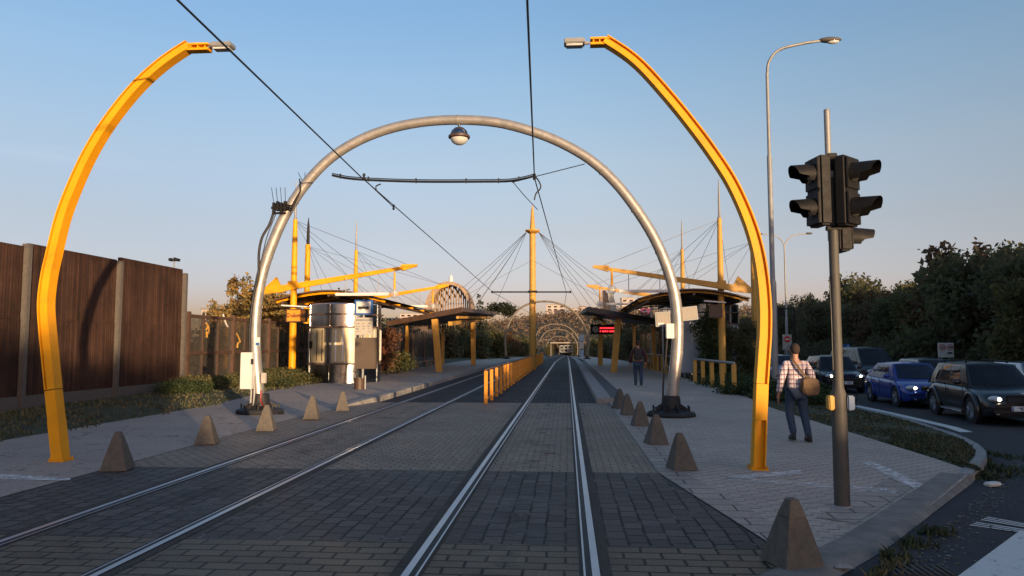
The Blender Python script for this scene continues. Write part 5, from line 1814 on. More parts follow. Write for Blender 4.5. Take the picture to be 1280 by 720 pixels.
# far town
bw = pm('far_white_render', (0.42, 0.36, 0.33), 0.8, var=0.08)
br = pm('far_roof_red', (0.2, 0.1, 0.07), 0.8)
def block(px0, px1, pyt, Y, hh, label, roof=False, floors=4):
    A, B = P(px0, pyt, Y), P(px1, pyt, Y)
    w = B.x - A.x
    t = thing('apartment_block', ((A.x + B.x) / 2, Y + 7, A.z - hh), label, 'building')
    m = MB(); m.box(((A.x + B.x) / 2, Y + 7, A.z - hh / 2), (w, 14, hh)); m.build('wall', bw, t)
    m = MB(); m.box(((A.x + B.x) / 2, Y + 7, A.z + 0.4), (w + .8, 15, 0.8)); m.build('roof', br if roof else galv, t)
    n = max(2, int(w / 5))
    for i in range(n):
        for f in range(floors):
            m = MB(); m.box((A.x + w * (i + .5) / n, Y - 0.1, A.z - 2 - f * 3.1), (w / n * .5, 0.4, 1.6)); m.build('window', winglass, t)
block(713, 722, 386, 640, 14, 'pale apartment block on the hilltop right of the yellow arch crown')
block(724, 732, 384, 660, 14, 'pale apartment block on the hilltop, second from the yellow arch crown', True)
block(777, 793, 373, 660, 16, 'sunlit white block on the hilltop above the right shelter roof, leftmost of three')
block(796, 812, 377, 650, 14, 'sunlit white block on the hilltop above the pink billboard', True)
block(814, 822, 374, 690, 16, 'narrow white block on the hilltop right of the one above the pink billboard')
block(500, 538, 392, 700, 9, 'long low white building on the far skyline left of the timber gable', floors=2)
block(683, 706, 381, 760, 12, 'long pale block on the skyline beneath the yellow arch crown', floors=2)
block(252, 264, 387, 300, 6, 'small white house front just above the glass noise wall at the left', floors=1)
# footbridge with a white lattice sign, far down the line
t = thing('footbridge', (1, 330, -3), 'pale footbridge deck with a white lattice panel crossing the far tracks', 'bridge')
A, B = P(688, 428.5, 330), P(724, 428.5, 330)
m = MB(); m.box(((A.x + B.x) / 2, 330, A.z), (B.x - A.x, 2, 0.5)); m.build('deck', panel_tan, t)
A, B = P(700, 432, 329), P(715, 440, 329)
m = MB()
for f in (0, .33, .66, 1):
    m.box((A.x + (B.x - A.x) * f, 328.6, (A.z + B.z) / 2), (0.3, .2, A.z - B.z))
for z in (A.z, B.z, (A.z + B.z) / 2):
    m.box(((A.x + B.x) / 2, 328.6, z), (B.x - A.x, .2, 0.3))
m.bar((A.x, 328.5, A.z), (B.x, 328.5, B.z), .25, .2); m.bar((A.x, 328.5, B.z), ((A.x + B.x) / 2, 328.5, A.z), .25, .2)
m.build('lattice_panel', galv, t)
for x in (A.x - 4, B.x + 3):
    m = MB(); m.box((x, 330, A.z - 2.5), (.7, .7, 6)); m.build('pier', conc_post, t)
# far platform furniture: ticket totem, pink billboard, small lamp
A, B = P(724, 418, 84), P(730, 444, 84)
t = thing('info_totem', ((A.x + B.x) / 2, 84, 0), 'slim pale blue information pillar beside the second arch at the right platform end', 'sign')
m = MB()
for k in range(3):
    z = A.z - .4 - k * .85
    m.box(((A.x + B.x) / 2, 84, z), (B.x - A.x, .1, .75), mi=k % 2)
m.build('panel', [pm('totem_blue', (0.25, 0.33, 0.42), .5), cream], t)
for x in (A.x, B.x):
    m = MB(); m.box((x, 84.08, A.z / 2), (.07, .07, A.z)); m.build('post', galv, t)
A, B = P(801, 385.5, 70), P(813, 399.5, 70)
t = thing('billboard', ((A.x + B.x) / 2, 70, 0), 'small pink billboard above the dark bushes right of the right shelter', 'billboard')
m = MB(); m.box(((A.x + B.x) / 2, 70, (A.z + B.z) / 2), (B.x - A.x, .15, A.z - B.z)); m.build('board', pinks, t)
m = MB(); m.box(((A.x + B.x) / 2 + .12, 69.9, B.z + .26), (.55, .03, .36)); m.box(((A.x + B.x) / 2, 69.9, A.z - .3), (.6, .03, .07)); m.build('print', white, t)
m = MB(); m.box(((A.x + B.x) / 2, 70.1, B.z / 2), (.12, .12, B.z)); m.build('post', galv, t)
# louvred grey cabin wall behind the right canopy
A, B = P(814, 372, 58), P(842, 388, 58)
t = thing('louvre_panel', ((A.x + B.x) / 2, 58, B.z), 'grey louvred panel between the right shelter roof and the silver arch leg', 'panel')
m = MB()
for k in range(8):
    m.box(((A.x + B.x) / 2, 58, B.z + (A.z - B.z) * (k + .5) / 8), (B.x - A.x, .06, (A.z - B.z) / 8 * .7), rx=.5)
m.build('louvres', galv, t)
m = MB()
for x in (A.x, (A.x + B.x) / 2, B.x):
    m.box((x, 58.1, A.z / 2), (.1, .1, A.z))
m.build('frame', galv, t)

# ------------------------------------------------------------------ street lamps
def hook_lamp(px, Yb, pyt, arm_px, label, r0):
    b = P(px, 431, Yb)
    x = b.x
    zt = P(px, pyt, Yb).z
    g = zroad(Yb) + .1
    t = thing('street_lamp', (x, Yb, g), label, 'street lamp')
    m = MB(); m.lathe([(r0, g - .1), (r0, g + 4.2), (r0 * .72, g + 4.3), (r0 * .72, zt * .68), (r0 * .5, zt * .69), (r0 * .45, zt - .9)], (x, Yb, 0), 12); m.build('pole', galv, t, smooth=40)
    L = P(arm_px, pyt, Yb).x - x
    m = MB()
    pts = smooth_path([Vector((x, Yb, zt - 1.0)), Vector((x + .08, Yb, zt - .45)), Vector((x + .45, Yb, zt - .02)), Vector((x + L * .5, Yb, zt + .18)), Vector((x + L - .5, Yb, zt + .28))])
    m.tube(pts, r0 * .42, 9); m.build('arm', galv, t, smooth=40)
    m = MB()
    c = Vector((x + L - .15, Yb, zt + .30))
    m.ball(c, (.42, .16, .10), 14); h = m.build('lamp_head', greypaint, t, smooth=60)
    m = MB(); m.ball(c + Vector((.1, 0, -.05)), (.24, .12, .10), 12); m.build('lens', lampglass, h, smooth=60)
hook_lamp(968, 27, 62, 1043, 'tall grey street lamp with a curved arm, right of the right curved post', 0.125)
Y = 62
b = P(984, 431, Y)
t = thing('street_lamp', (b.x, Y, -.3), 'distant street lamp with two curved arms left of the traffic signal', 'street lamp')
zt = P(984, 293, Y).z
m = MB(); m.lathe([(.12, -.4), (.11, 4), (.08, 4.1), (.06, zt - 1)], (b.x, Y, 0), 10); m.build('pole', galv, t, smooth=40)
for s in (-1, 1):
    m = MB(); m.tube(smooth_path([Vector((b.x, Y, zt - 1.1)), Vector((b.x + s * .15, Y, zt - .6)), Vector((b.x + s * .7, Y, zt - .1)), Vector((b.x + s * 1.8, Y, zt + .05))]), .05, 7); m.build('arm', galv, t, smooth=40)
    m = MB(); m.ball((b.x + s * 2.0, Y, zt + .06), (.3, .12, .09), 10); m.build('lamp_head', greypaint, t, smooth=60)
b = P(217, 347, 36)
zt = P(217, 326, 36).z
t = thing('floodlight', (b.x, 36, 0), 'small floodlight on a thin pole peeping over the brown timber wall', 'floodlight')
m = MB(); m.tube([(b.x, 36, -.3), (b.x, 36, zt)], .035, 7); m.build('pole', galv, t)
m = MB(); m.box((b.x, 36, zt), (.42, .1, .05)); m.box((b.x + .16, 35.95, zt + .06), (.26, .22, .14), ry=.3); m.box((b.x - .16, 35.95, zt + .06), (.14, .2, .12), ry=-.2); m.build('lamp_head', blackpl, t)
# far sign gantry mast seen by the man
Yg = 50
b = P(994, 431, Yg); c = P(975, 386, Yg)
t = thing('sign_post', (b.x, Yg, -.3), 'thin dark post with a small box arm behind the man in plaid', 'post')
m = MB(); m.tube([(b.x, Yg, -.4), (b.x, Yg, c.z + .1)], .05, 7); m.box(((b.x + c.x) / 2, Yg, c.z), (b.x - c.x, .06, .08)); m.build('post', blackpl, t)
m = MB(); m.box((c.x, Yg, c.z - .2), (.35, .25, .55)); m.build('box', blackpl, t)

# ------------------------------------------------------------------ road signs
def roadsign(px0, py0, px1, py1, Y, mat, label, name):
    A, B = P(px0, py0, Y), P(px1, py1, Y)
    cx, cz = (A.x + B.x) / 2, (A.z + B.z) / 2
    t = thing(name, (cx, Y, zroad(Y)), label, 'sign')
    m = MB(); m.box((cx, Y, cz), (B.x - A.x, .05, A.z - B.z)); s = m.build('plate', mat, t, bevel=.015)
    for dx in (-.25, .25):
        m = MB(); m.tube([(cx + dx * (B.x - A.x), Y + .07, zroad(Y) - .1), (cx + dx * (B.x - A.x), Y + .07, A.z - .1)], .035, 7); m.build('post', galv, t)
    return t, s, A, B
t, s, A, B = roadsign(1172, 428.5, 1192.5, 447, 37, white, 'white sign with two round speed limits and a lorry above the cars', 'speed_sign')
w = B.x - A.x; hgt = A.z - B.z
for k, tx in ((.27, '50'), (.75, '40')):
    c = Vector((A.x + w * k, 36.96, A.z - hgt * .30))
    m = MB(); m.lathe([(w * .20, 0), (w * .20, .012), (0, .0125)], c, 20, M=Matrix.Rotation(PI / 2, 3, 'X')); rg = m.build('red_ring', reds, t)
    m = MB(); m.lathe([(w * .15, 0), (w * .15, .022), (0, .0225)], c, 20, M=Matrix.Rotation(PI / 2, 3, 'X')); m.build('disc', platem, rg)
    text_mesh('speed_number', tx, w * .24, ink, t, (c.x - t.location.x, -.075, c.z - t.location.z), (PI / 2, 0, 0))
m = MB(); c = Vector((A.x + w * .75, 36.96, A.z - hgt * .68))
m.box(c, (w * .26, .012, hgt * .10)); m.box(c + Vector((-w * .16, 0, -.02)), (w * .08, .012, hgt * .07)); m.build('lorry_symbol', ink, t)
t, s, A, B = roadsign(1054, 430, 1063, 443, 46, bluesign, 'small blue road sign seen beside the traffic signal pole', 'blue_sign')
m = MB(); m.box(((A.x + B.x) / 2 + .07, 45.96, (A.z + B.z) / 2), (.06, .012, (A.z - B.z) * .8)); m.build('white_arrow', white, t)
t, s, A, B = roadsign(978, 418, 990, 437.5, 55, cream, 'pale upright warning sign behind the man in plaid', 'warning_sign')
c = Vector(((A.x + B.x) / 2, 54.96, A.z - .35))
m = MB(); m.lathe([(.24, 0), (.24, .012), (0, .013)], c, 18, M=Matrix.Rotation(PI / 2, 3, 'X')); m.build('red_disc', reds, t)
m = MB(); m.box(c, (.3, .03, .08)); m.build('bar', platem, t)
m = MB(); m.bar(c + Vector((.1, 0, -.4)), c + Vector((-.1, 0, -.7)), .12, .012); m.build('arrow', ink, t)

# ------------------------------------------------------------------ traffic signal
q = G(1053, 635)
TXX, TYY = q.x, q.y
t = thing('traffic_signal', (TXX, TYY, 0), 'grey traffic signal pole with black signal heads on the right pavement corner', 'traffic light')
zk = P(1050, 492, TYY).z
m = MB()
m.lathe([(.082, 0), (.079, zk - .06), (.076, zk), (.058, zk + .06), (.054, zk + .1), (.050, 3.62)], (TXX, TYY, 0), 18); m.build('pole', greypaint, t, smooth=40)
m = MB(); m.lathe([(.098, .0), (.098, .01), (.085, .03)], (TXX, TYY, 0), 18); m.build('pole_foot', galv, t, smooth=30)
tp0, tp1 = P(1036, 300, TYY), P(1034.5, 138, TYY)
m = MB(); m.tube([(tp1.x, TYY + .03, 2.9), (tp1.x, TYY + .03, tp1.z)], .033, 12); m.lathe([(.035, 0), (.03, .02), (0, .025)], (tp1.x, TYY + .03, tp1.z), 12); m.build('upper_pole', galv, t, smooth=40)
lens_dark = pm('signal_lens', (0.03, 0.03, 0.028), 0.15, var=.2, coat=.6)
def signal_head(c, az, h, n, label):
    """c: middle of the back of the housing; az: direction the lights face (0 = +X)"""
    M = Matrix.Rotation(az, 3, 'Z')
    def W(x, y, z): return c + M @ Vector((x, y, z))
    m = MB()
    mm = [W(0, -.155, -h / 2), W(.13, -.155, -h / 2), W(.13, .155, -h / 2), W(0, .155, -h / 2)]
    m.prism(mm, (0, 0, h))
    hd = m.build('signal_head', blackpl, t, bevel=.022, seg=3)
    m = MB()
    for k in range(n):
        z = h / 2 - (k + .5) * h / n
        mm = [W(.131, -.14, z - h / n / 2 + .02), W(.15, -.14, z - h / n / 2 + .02), W(.15, .14, z - h / n / 2 + .02), W(.131, .14, z - h / n / 2 + .02)]
        m.prism(mm, (0, 0, h / n - .04))
    m.build('lamp_door', blackpl, hd, bevel=.006)
    for k in range(n):
        z = h / 2 - (k + .5) * h / n
        vs, fs = [], []
        seg = 20
        for j in range(seg + 1):
            a = R(-38) + (PI + R(76)) * j / seg
            L = (.19 if az > 1 else .23) + .05 * math.sin(a) - (.10 if (a < 0 or a > PI) else 0)
            for (r, x) in ((.125, .15), (.115, .15 + L), (.110, .15 + L), (.119, .152)):
                vs.append(W(x, r * math.cos(a), z + r * math.sin(a) - x * .05))
        for j in range(seg):
            for i in range(3):
                fs.append((j * 4 + i, j * 4 + i + 1, (j + 1) * 4 + i + 1, (j + 1) * 4 + i))
        m = MB(); m.add(vs, fs); m.build('visor', blackpl, hd, smooth=40)
        m = MB(); m.ball((0, 0, 0), (.04, .11, .11), 18)
        m.v = [tuple(W(.15 + p[0], p[1], z + p[2])) for p in m.v]
        m.build('lens', lens_dark, hd, smooth=60)
    return hd
cl = P(1030, 256, TYY); cl = Vector((TXX - .10, TYY - .02, (P(0, 213, TYY).z + P(0, 299, TYY).z) / 2))
hh = P(1040, 214, TYY).z - P(1040, 300, TYY).z
signal_head(Vector((TXX - .085, TYY - .02, cl.z)), PI + R(10), hh, 2, '')
signal_head(Vector((TXX + .085, TYY - .03, cl.z - .01)), R(-46), hh, 2, '')
zc = P(0, 306, TYY).z
hd3 = signal_head(Vector((TXX + .06, TYY + .13, zc)), R(4), .33, 1, '')
m = MB()
m.box((TXX, TYY - .02, cl.z + hh * .5 + .02), (.10, .09, .05)); m.box((TXX, TYY - .02, cl.z - hh * .5 - .02), (.16, .07, .05)); m.box((TXX, TYY, cl.z), (.13, .07, hh))
m.build('mounting_bracket', blackpl, t, bevel=.006)
m = MB(); m.tube([(TXX, TYY, 3.6), (TXX, TYY, 3.67)], .058, 12); m.build('pole_cap', galv, t)
m = MB(); a = P(1039, 503, TYY); m.box((TXX - .098, TYY - .02, a.z), (.06, .12, .155)); m.build('push_button_box', pm('button_yellow', (.55, .3, .03), .5, dirt=((.2, .12, .03), .5)), t, bevel=.012)
m = MB(); m.box((TXX + .105, TYY - .02, a.z), (.075, .12, .155)); m.build('push_button_box', pm('button_blue', (.05, .11, .24), .5), t, bevel=.012)
m = MB()
m.tube([(TXX - .055, TYY - .02, a.z + .35), (TXX - .06, TYY - .03, zk + .9), (TXX - .056, TYY, 2.5)], .006, 5); m.build('cable', wirem, t)
# ------------------------------------------------------------------ cars (local: nose towards -Y, ground z=0)
def lerp(a, b, t): return a + (b - a) * t
def interp(xs, ys, x):
    for i in range(len(xs) - 1):
        if x <= xs[i + 1]:
            t = (x - xs[i]) / (xs[i + 1] - xs[i])
            t = max(0, min(1, t))
            return ys[i] + (ys[i + 1] - ys[i]) * t
    return ys[-1]

def car(name, label, L, W, H, paint, belt, gh, wheel_r, wb, plate=None, lights=True, kind='sedan', fender=0.0, grille='bar', hl=(.64, .66, .17, .09)):
    """belt: [(y, z)] shoulder line from nose to tail; gh: windscreen base / top and rear top / base positions along y"""
    t = thing(name, (0, 0, 0), label, 'car', None)
    y0, y1 = -L / 2, L / 2
    hw = W / 2
    ys = [y0, y0 + .05, y0 + .16, y0 + .4, y0 + .8] + lines(y0 + 1.1, y1 - .8, .3) + [y1 - .8, y1 - .4, y1 - .16, y1 - .05, y1]
    bx, bz = [b[0] for b in belt], [b[1] for b in belt]
    def width(y):
        e = min(y - y0, y1 - y)
        k = min(1, max(0, e / .75))
        return hw * (0.80 + 0.20 * (1 - (1 - k) ** 2.4))
    rows = []
    for y in ys:
        w, z = width(y), interp(bx, bz, y)
        e = min(y - y0, y1 - y)
        lift = .12 * (1 - min(1, e / .35)) ** 2
        zb = .20 + lift
        dz = .06 * (1 - min(1, e / .2))
        zt = z - dz
        half = [(0, zt), (w * .45, zt - .01), (w * .78, zt - .035), (w * .92, zt - .085), (w * .975, zt - .17), (w * 1.0, (zt + zb) * .52), (w * .99, zb + .16), (w * .94, zb + .02), (w * .80, zb)]
        rows.append([(x, y, zz) for x, zz in half[::-1]] + [(-x, y, zz) for x, zz in half[1:]])
    m = MB()
    m.grid(rows)
    n = len(rows[0])
    for r in (0, len(rows) - 1):
        m.add(rows[r], [tuple(range(n))])
    m.add([rows[i][0] for i in range(len(rows))] + [rows[i][-1] for i in range(len(rows))], [(i, i + 1, len(rows) + i + 1, len(rows) + i) for i in range(len(rows) - 1)])
    body = m.build('body', paint, t, world=False, smooth=42)
    # cabin
    yb0, yt0, yt1, yb1 = gh
    wb_, wt = hw * .90, hw * .70
    zb = lambda y: interp(bx, bz, y) - .05
    def bottom(y, s): return Vector((s * (wb_ if y0 + .6 < y < y1 - .5 else wb_ * .95), y, zb(y)))
    def top(y, s): return Vector((s * wt, y, H - .045))
    m = MB()
    k = 8
    roof = []
    for i in range(k + 1):
        y = lerp(yt0, yt1, i / k)
        crown = .045 * (1 - (2 * i / k - 1) ** 2)
        roof.append([(x * wt, y, H - .045 + crown * (1 - x * x) + .03 * (1 - abs(x) ** 3)) for x in (-1, -.85, -.5, 0, .5, .85, 1)])
    m.grid(roof)
    for s in (-1, 1):
        yy = [lerp(yt0, yt1, i / k) for i in range(k + 1)]
        yl = [lerp(yb0, yb1, i / k) for i in range(k + 1)]
        m.grid([[bottom(yl[i], s) for i in range(k + 1)], [bottom(yl[i], s).lerp(top(yy[i], s), .5) + Vector((s * .02, 0, 0)) for i in range(k + 1)], [top(yy[i], s) for i in range(k + 1)]])
    def face(ya, yc, bow):
        rr = []
        for v in range(5):
            f = v / 4
            rr.append([Vector((lerp(wb_, wt, f) * x, lerp(ya, yc, f) + bow * (1 - x * x) , lerp(zb(ya), H - .045, f) + (.03 * (1 - abs(x) ** 3)) * f)) for x in (-1, -.75, -.4, 0, .4, .75, 1)])
        return rr
    fw, fr = face(yb0, yt0, -.07), face(yb1, yt1, .06)
    m.grid(fw); m.grid(fr)
    cab = m.build('cabin', paint, t, world=False, smooth=50)
    def patch(rr, u0, u1, v0, v1, off, nm):
        nu, nv = len(rr[0]) - 1, len(rr) - 1
        def at(u, v):
            a, b = u * nu, v * nv
            i, j = min(int(a), nu - 1), min(int(b), nv - 1)
            fa, fb = a - i, b - j
            return (Vector(rr[j][i]).lerp(Vector(rr[j][i + 1]), fa)).lerp(Vector(rr[j + 1][i]).lerp(Vector(rr[j + 1][i + 1]), fa), fb)
        m = MB()
        m.grid([[at(lerp(u0, u1, i / 8), lerp(v0, v1, j / 4)) + off for i in range(9)] for j in range(5)])
        return m.build(nm, carglass, cab, world=False, smooth=60)
    patch(fw, .06, .94, .10, .93, Vector((0, -.012, .008)), 'windscreen')
    patch(fr, .09, .91, .25, .92, Vector((0, .012, .006)), 'rear_window')
    splits = {'sedan': [(.20, .45), (.49, .74), (.77, .90)], 'van': [(.10, .30), (.34, .64), (.67, .94)], 'hatch': [(.17, .42), (.46, .72), (.76, .94)]}[kind]
    for s in (-1, 1):
        for a, b in splits:
            m = MB()
            rr = []
            for v in (.16, .5, .90):
                row = []
                for i in range(5):
                    f = lerp(a, b, i / 4)
                    yl, yu = lerp(yb0, yb1, f), lerp(yt0, yt1, f)
                    q = bottom(yl, s).lerp(top(yu, s), v) + Vector((s * (.02 * (1 - abs(2 * v - 1)) + .008), 0, 0))
                    row.append(q)
                rr.append(row)
            m.grid(rr)
            m.build('side_window', carglass, cab, world=False, smooth=60)
    # wheels with dark arches
    for sx in (-1, 1):
        for y in (y0 + wb[0], y0 + wb[1]):
            M = Matrix.Rotation(sx * PI / 2, 3, 'Y')
            w = width(y)
            m = MB(); m.lathe([(wheel_r + .075, -.10), (wheel_r + .075, .004), (wheel_r * .3, .006), (0, .007)], (sx * (w + .002), y, wheel_r + .02), 26, M=M); m.build('wheel_arch', black, t, world=False)
            m = MB()
            pts = [Vector((sx * (w + .004), y + (wheel_r + .09) * math.cos(a), wheel_r + .02 + (wheel_r + .09) * math.sin(a))) for a in [R(-8 + 196 * i / 18) for i in range(19)]]
            m.tube(pts, .03 + fender, 8); m.build('fender', paint, t, world=False, smooth=50)
            m = MB(); m.lathe([(wheel_r * .66, .0), (wheel_r * .95, .0), (wheel_r, -.03), (wheel_r, -.17), (wheel_r * .9, -.2)], (sx * (w + .016), y, wheel_r), 26, M=M); wh = m.build('wheel', tyre, t, world=False, smooth=40)
            m = MB(); m.lathe([(wheel_r * .66, .004), (wheel_r * .60, -.03), (wheel_r * .58, -.05), (0, -.05)], (sx * (w + .016), y, wheel_r), 22, M=M)
            m.lathe([(wheel_r * .16, .0), (wheel_r * .1, .005), (0, .006)], (sx * (w + .016), y, wheel_r), 12, M=M)
            for i in range(5):
                a = i * 2 * PI / 5 + .4
                c = Vector((sx * (w + .008), y, wheel_r))
                m.bar(c + Vector((0, math.cos(a), math.sin(a))) * wheel_r * .1, c + Vector((0, math.cos(a), math.sin(a))) * wheel_r * .62, .02, .07, up=(sx, 0, 0))
            m.build('rim', rimm, wh, world=False, smooth=30)
    # face of the car
    m = MB(); m.box((0, (yb0 + yb1) / 2 + .1, zb(0) + .065), (W * .80, (yb1 - yb0) - .35, .05)); m.build('interior_trim', black, t, world=False, bevel=.02)
    for s in (-1, 1):
        for yy in (yb0 + 1.35, yb0 + 2.25):
            m = MB(); m.box((s * .37, yy, zb(0) + .18), (.46, .13, .5)); m.box((s * .37, yy + .02, zb(0) + .47), (.25, .09, .17)); m.build('seat', blackpl, t, world=False, bevel=.04)
    m = MB(); m.tube([Vector((.37 + .18 * math.cos(a), yb0 + .92 + .06 * math.sin(a), zb(0) + .10 + .17 * math.sin(a))) for a in [i * 2 * PI / 14 for i in range(15)]], .016, 6); m.build('steering_wheel', black, t, world=False, smooth=60)
    zh = hl[1]
    for s in (-1, 1):
        c = Vector((s * hw * hl[0], y0 + .13, zh))
        m = MB(); m.ball(c, (hl[2], .17, hl[3]), 16); h = m.build('headlight', lampglass, t, world=False, smooth=60)
        if lights:
            m = MB(); m.ball(c + Vector((-s * .03, -.135, 0)), (.055, .05, .045), 12); m.build('bulb', head_on, h, world=False, smooth=60)
        m = MB(); m.ball((s * hw * .62, y0 + .05, .33), (.10, .05, .05), 12); m.build('fog_lamp', lampglass, t, world=False, smooth=60)
        m = MB(); ym = yb0 + .38; m.ball((s * (hw + .07), ym, zb(ym) + .12), (.11, .07, .075), 12); m.bar((s * hw * .86, ym, zb(ym) + .07), (s * (hw + .02), ym, zb(ym) + .10), .05, .04); m.build('mirror', paint, t, world=False, smooth=50)
        m = MB()
        for yy in (lerp(yb0, yb1, .40), lerp(yb0, yb1, .68)):
            m.box((s * (hw * .985 + .008), yy, zb(yy) - .12), (.03, .18, .025))
        m.build('door_handle', paint if fender == 0 else chrome, t, world=False, bevel=.006)
        m = MB()
        for yy in (yb0 + .25, lerp(yb0, yb1, .47), lerp(yb0, yb1, .76)):
            m.bar((s * (hw * .978 + .002), yy, zb(yy) - .02), (s * (hw * 1.0 + .001), yy, zb(yy) * .55), .012, .012); m.bar((s * (hw * 1.0 + .001), yy, zb(yy) * .55), (s * (hw * .985 + .002), yy, .36), .012, .012)
        m.build('door_gap', black, t, world=False)
    m = MB()
    gz = zh - .02
    m.box((0, y0 + .035, gz), (hw * .85, .06, .15 if grille == 'bar' else .24))
    m.box((0, y0 + .02, .30), (hw * 1.25, .06, .13))
    g = m.build('grille', blackpl, t, world=False, bevel=.02)
    m = MB()
    for i in range(5):
        m.box((0, y0 + .0, gz - .06 + .03 * i), (hw * .8, .012, .008))
    if grille == 'bar':
        m.box((0, y0 + .0, gz + .085), (hw * .9, .02, .022))
    m.build('grille_bars', chrome, g, world=False)
    m = MB(); m.box((0, y0 + .01, .43), (hw * 1.7, .03, .03)); m.build('bumper_strip', blackpl, t, world=False)
    m = MB(); m.box((0, y0 - .015, .455), (.54, .02, .125)); pl = m.build('number_plate', platem, t, world=False, bevel=.005)
    if plate:
        text_mesh('plate_lettering', plate, .105, ink, pl, (0.02, y0 - .027, .455), (PI / 2, 0, 0))
    else:
        m = MB()
        for i in range(7):
            if i != 3: m.box((-.19 + .063 * i, y0 - .027, .455), (.036, .004, .065))
        m.build('plate_characters', ink, pl, world=False)
    m = MB(); m.box((-.25, y0 - .027, .455), (.035, .004, .115)); m.build('plate_band', bluesign, pl, world=False)
    if name == 'wagon_car':               # winged badge on the nose
        m = MB()
        for s in (-1, 1):
            m.prism([(0, y0 - .01, zh + .155), (s * .17, y0 + .0, zh + .175), (s * .14, y0 + .0, zh + .155), (0, y0 - .01, zh + .135)], (0, .03, 0))
        m.ball((0, y0 - .01, zh + .148), (.03, .02, .022), 10)
        m.build('winged_badge', chrome, t, world=False)
        for s in (-1, 1):
            m = MB(); m.tube([(s * wt * .85, yt0 + .15, H + .05), (s * wt * .85, yt1 - .15, H + .05)], .018, 7)
            for yy in (yt0 + .2, yt1 - .2): m.box((s * wt * .85, yy, H + .02), (.03, .06, .06))
            m.build('roof_rail', blackpl, t, world=False)
            m = MB(); m.box((s * (hw - .01), 0.05, .27), (.07, 1.5, .05)); m.build('side_sill', chrome, t, world=False, bevel=.01)
    # driver and seats showing dark through the screen
    return t
p_black = pm('black_car_paint', (0.012, 0.012, 0.014), .3, var=.15, coat=.35, scale=2)
p_blue = pm('blue_car_paint', (0.02, 0.05, 0.27), .3, .2, var=.12, coat=.4, scale=2)
p_dark = pm('dark_grey_car_paint', (0.025, 0.026, 0.03), .3, .2, var=.15, coat=.35, scale=2)
p_silver = pm('silver_car_paint', (0.30, 0.32, 0.35), .3, .6, var=.08, coat=1.0, scale=2)

def put_car(t, x, yfront, L, yaw):
    # nose at (x, yfront)
    t.rotation_euler = (0, 0, yaw)
    c = Vector((x, yfront, 0)) + Matrix.Rotation(yaw, 3, 'Z') @ Vector((0, L / 2, 0))
    t.location = (c.x, c.y, zroad(c.y) + .006)
wag = car('wagon_car', 'black retro styled wagon with a winged badge, nearest car at the right edge', 4.29, 1.76, 1.58, p_black,
          [(-2.145, .66), (-2.0, .80), (-1.6, .90), (-.9, .985), (0, 1.0), (1.4, 1.02), (2.0, .98), (2.145, .86)], (-1.0, -.38, 1.55, 2.02), .335, (.86, 3.47), '9S7 H', kind='hatch', fender=.035, grille='tall', hl=(.66, .69, .17, .085))
put_car(wag, 11.55, 19.9, 4.29, R(-6))
blu = car('sedan_car', 'blue sedan with lit headlights waiting behind the black wagon', 4.57, 1.77, 1.46, p_blue,
          [(-2.285, .64), (-2.1, .76), (-1.7, .86), (-1.1, .93), (0, .95), (1.3, .98), (2.0, .99), (2.285, .90)], (-1.18, -.42, 1.05, 1.78), .315, (.92, 3.50), None, kind='sedan', grille='bar', hl=(.70, .67, .21, .085))
put_car(blu, 11.9, 25.2, 4.57, R(-4))
suv = car('sedan_car', 'black car with glowing headlights directly behind the traffic signal pole', 4.6, 1.80, 1.58, p_black,
          [(-2.3, .72), (-2.1, .84), (-1.7, .92), (-1.1, 1.0), (0, 1.02), (1.4, 1.05), (2.1, 1.04), (2.3, .95)], (-1.2, -.5, 1.5, 2.12), .34, (.9, 3.55), None, kind='hatch', grille='bar', hl=(.70, .74, .19, .09))
put_car(suv, 11.95, 33.0, 4.6, R(-5))
van = car('van_car', 'dark van with long side windows behind the blue sedan', 4.9, 1.9, 1.95, p_dark,
          [(-2.45, .80), (-2.25, .98), (-1.8, 1.08), (-1.4, 1.13), (0, 1.14), (2.2, 1.15), (2.45, 1.1)], (-1.75, -.85, 2.2, 2.4), .34, (.9, 3.9), None, kind='van', hl=(.74, .80, .16, .11), lights=False)
put_car(van, 15.3, 37.0, 4.9, R(3))
est = car('hatchback_car', 'grey hatchback between the dark van and the black wagon', 4.3, 1.75, 1.52, pm('mid_grey_car_paint', (0.10, 0.105, 0.115), .3, .4, var=.1, coat=.5, scale=2),
          [(-2.15, .66), (-1.95, .80), (-1.5, .90), (-1.0, .96), (0, .98), (1.4, 1.0), (2.0, 1.0), (2.15, .9)], (-1.15, -.45, 1.35, 1.95), .32, (.88, 3.45), None, kind='hatch', lights=False)
put_car(est, 14.9, 30.0, 4.3, R(-3))
sil = car('hatchback_car', 'silver car seen behind the black wagon at the right edge', 4.3, 1.75, 1.48, p_silver,
          [(-2.15, .66), (-1.95, .80), (-1.5, .90), (-1.0, .96), (0, .98), (1.4, 1.0), (2.0, 1.0), (2.15, .9)], (-1.15, -.45, 1.35, 1.95), .32, (.88, 3.45), None, kind='hatch', lights=False)
put_car(sil, 16.6, 26.0, 4.3, R(-3))
far = car('hatchback_car', 'pale silver car farthest back, just left of the man in plaid', 4.3, 1.75, 1.5, p_silver,
          [(-2.15, .66), (-1.95, .80), (-1.5, .90), (-1.0, .96), (0, .98), (1.4, 1.0), (2.0, 1.0), (2.15, .9)], (-1.15, -.45, 1.35, 1.95), .32, (.88, 3.45), None, kind='hatch', lights=False)
put_car(far, 12.3, 42.5, 4.3, R(-3))

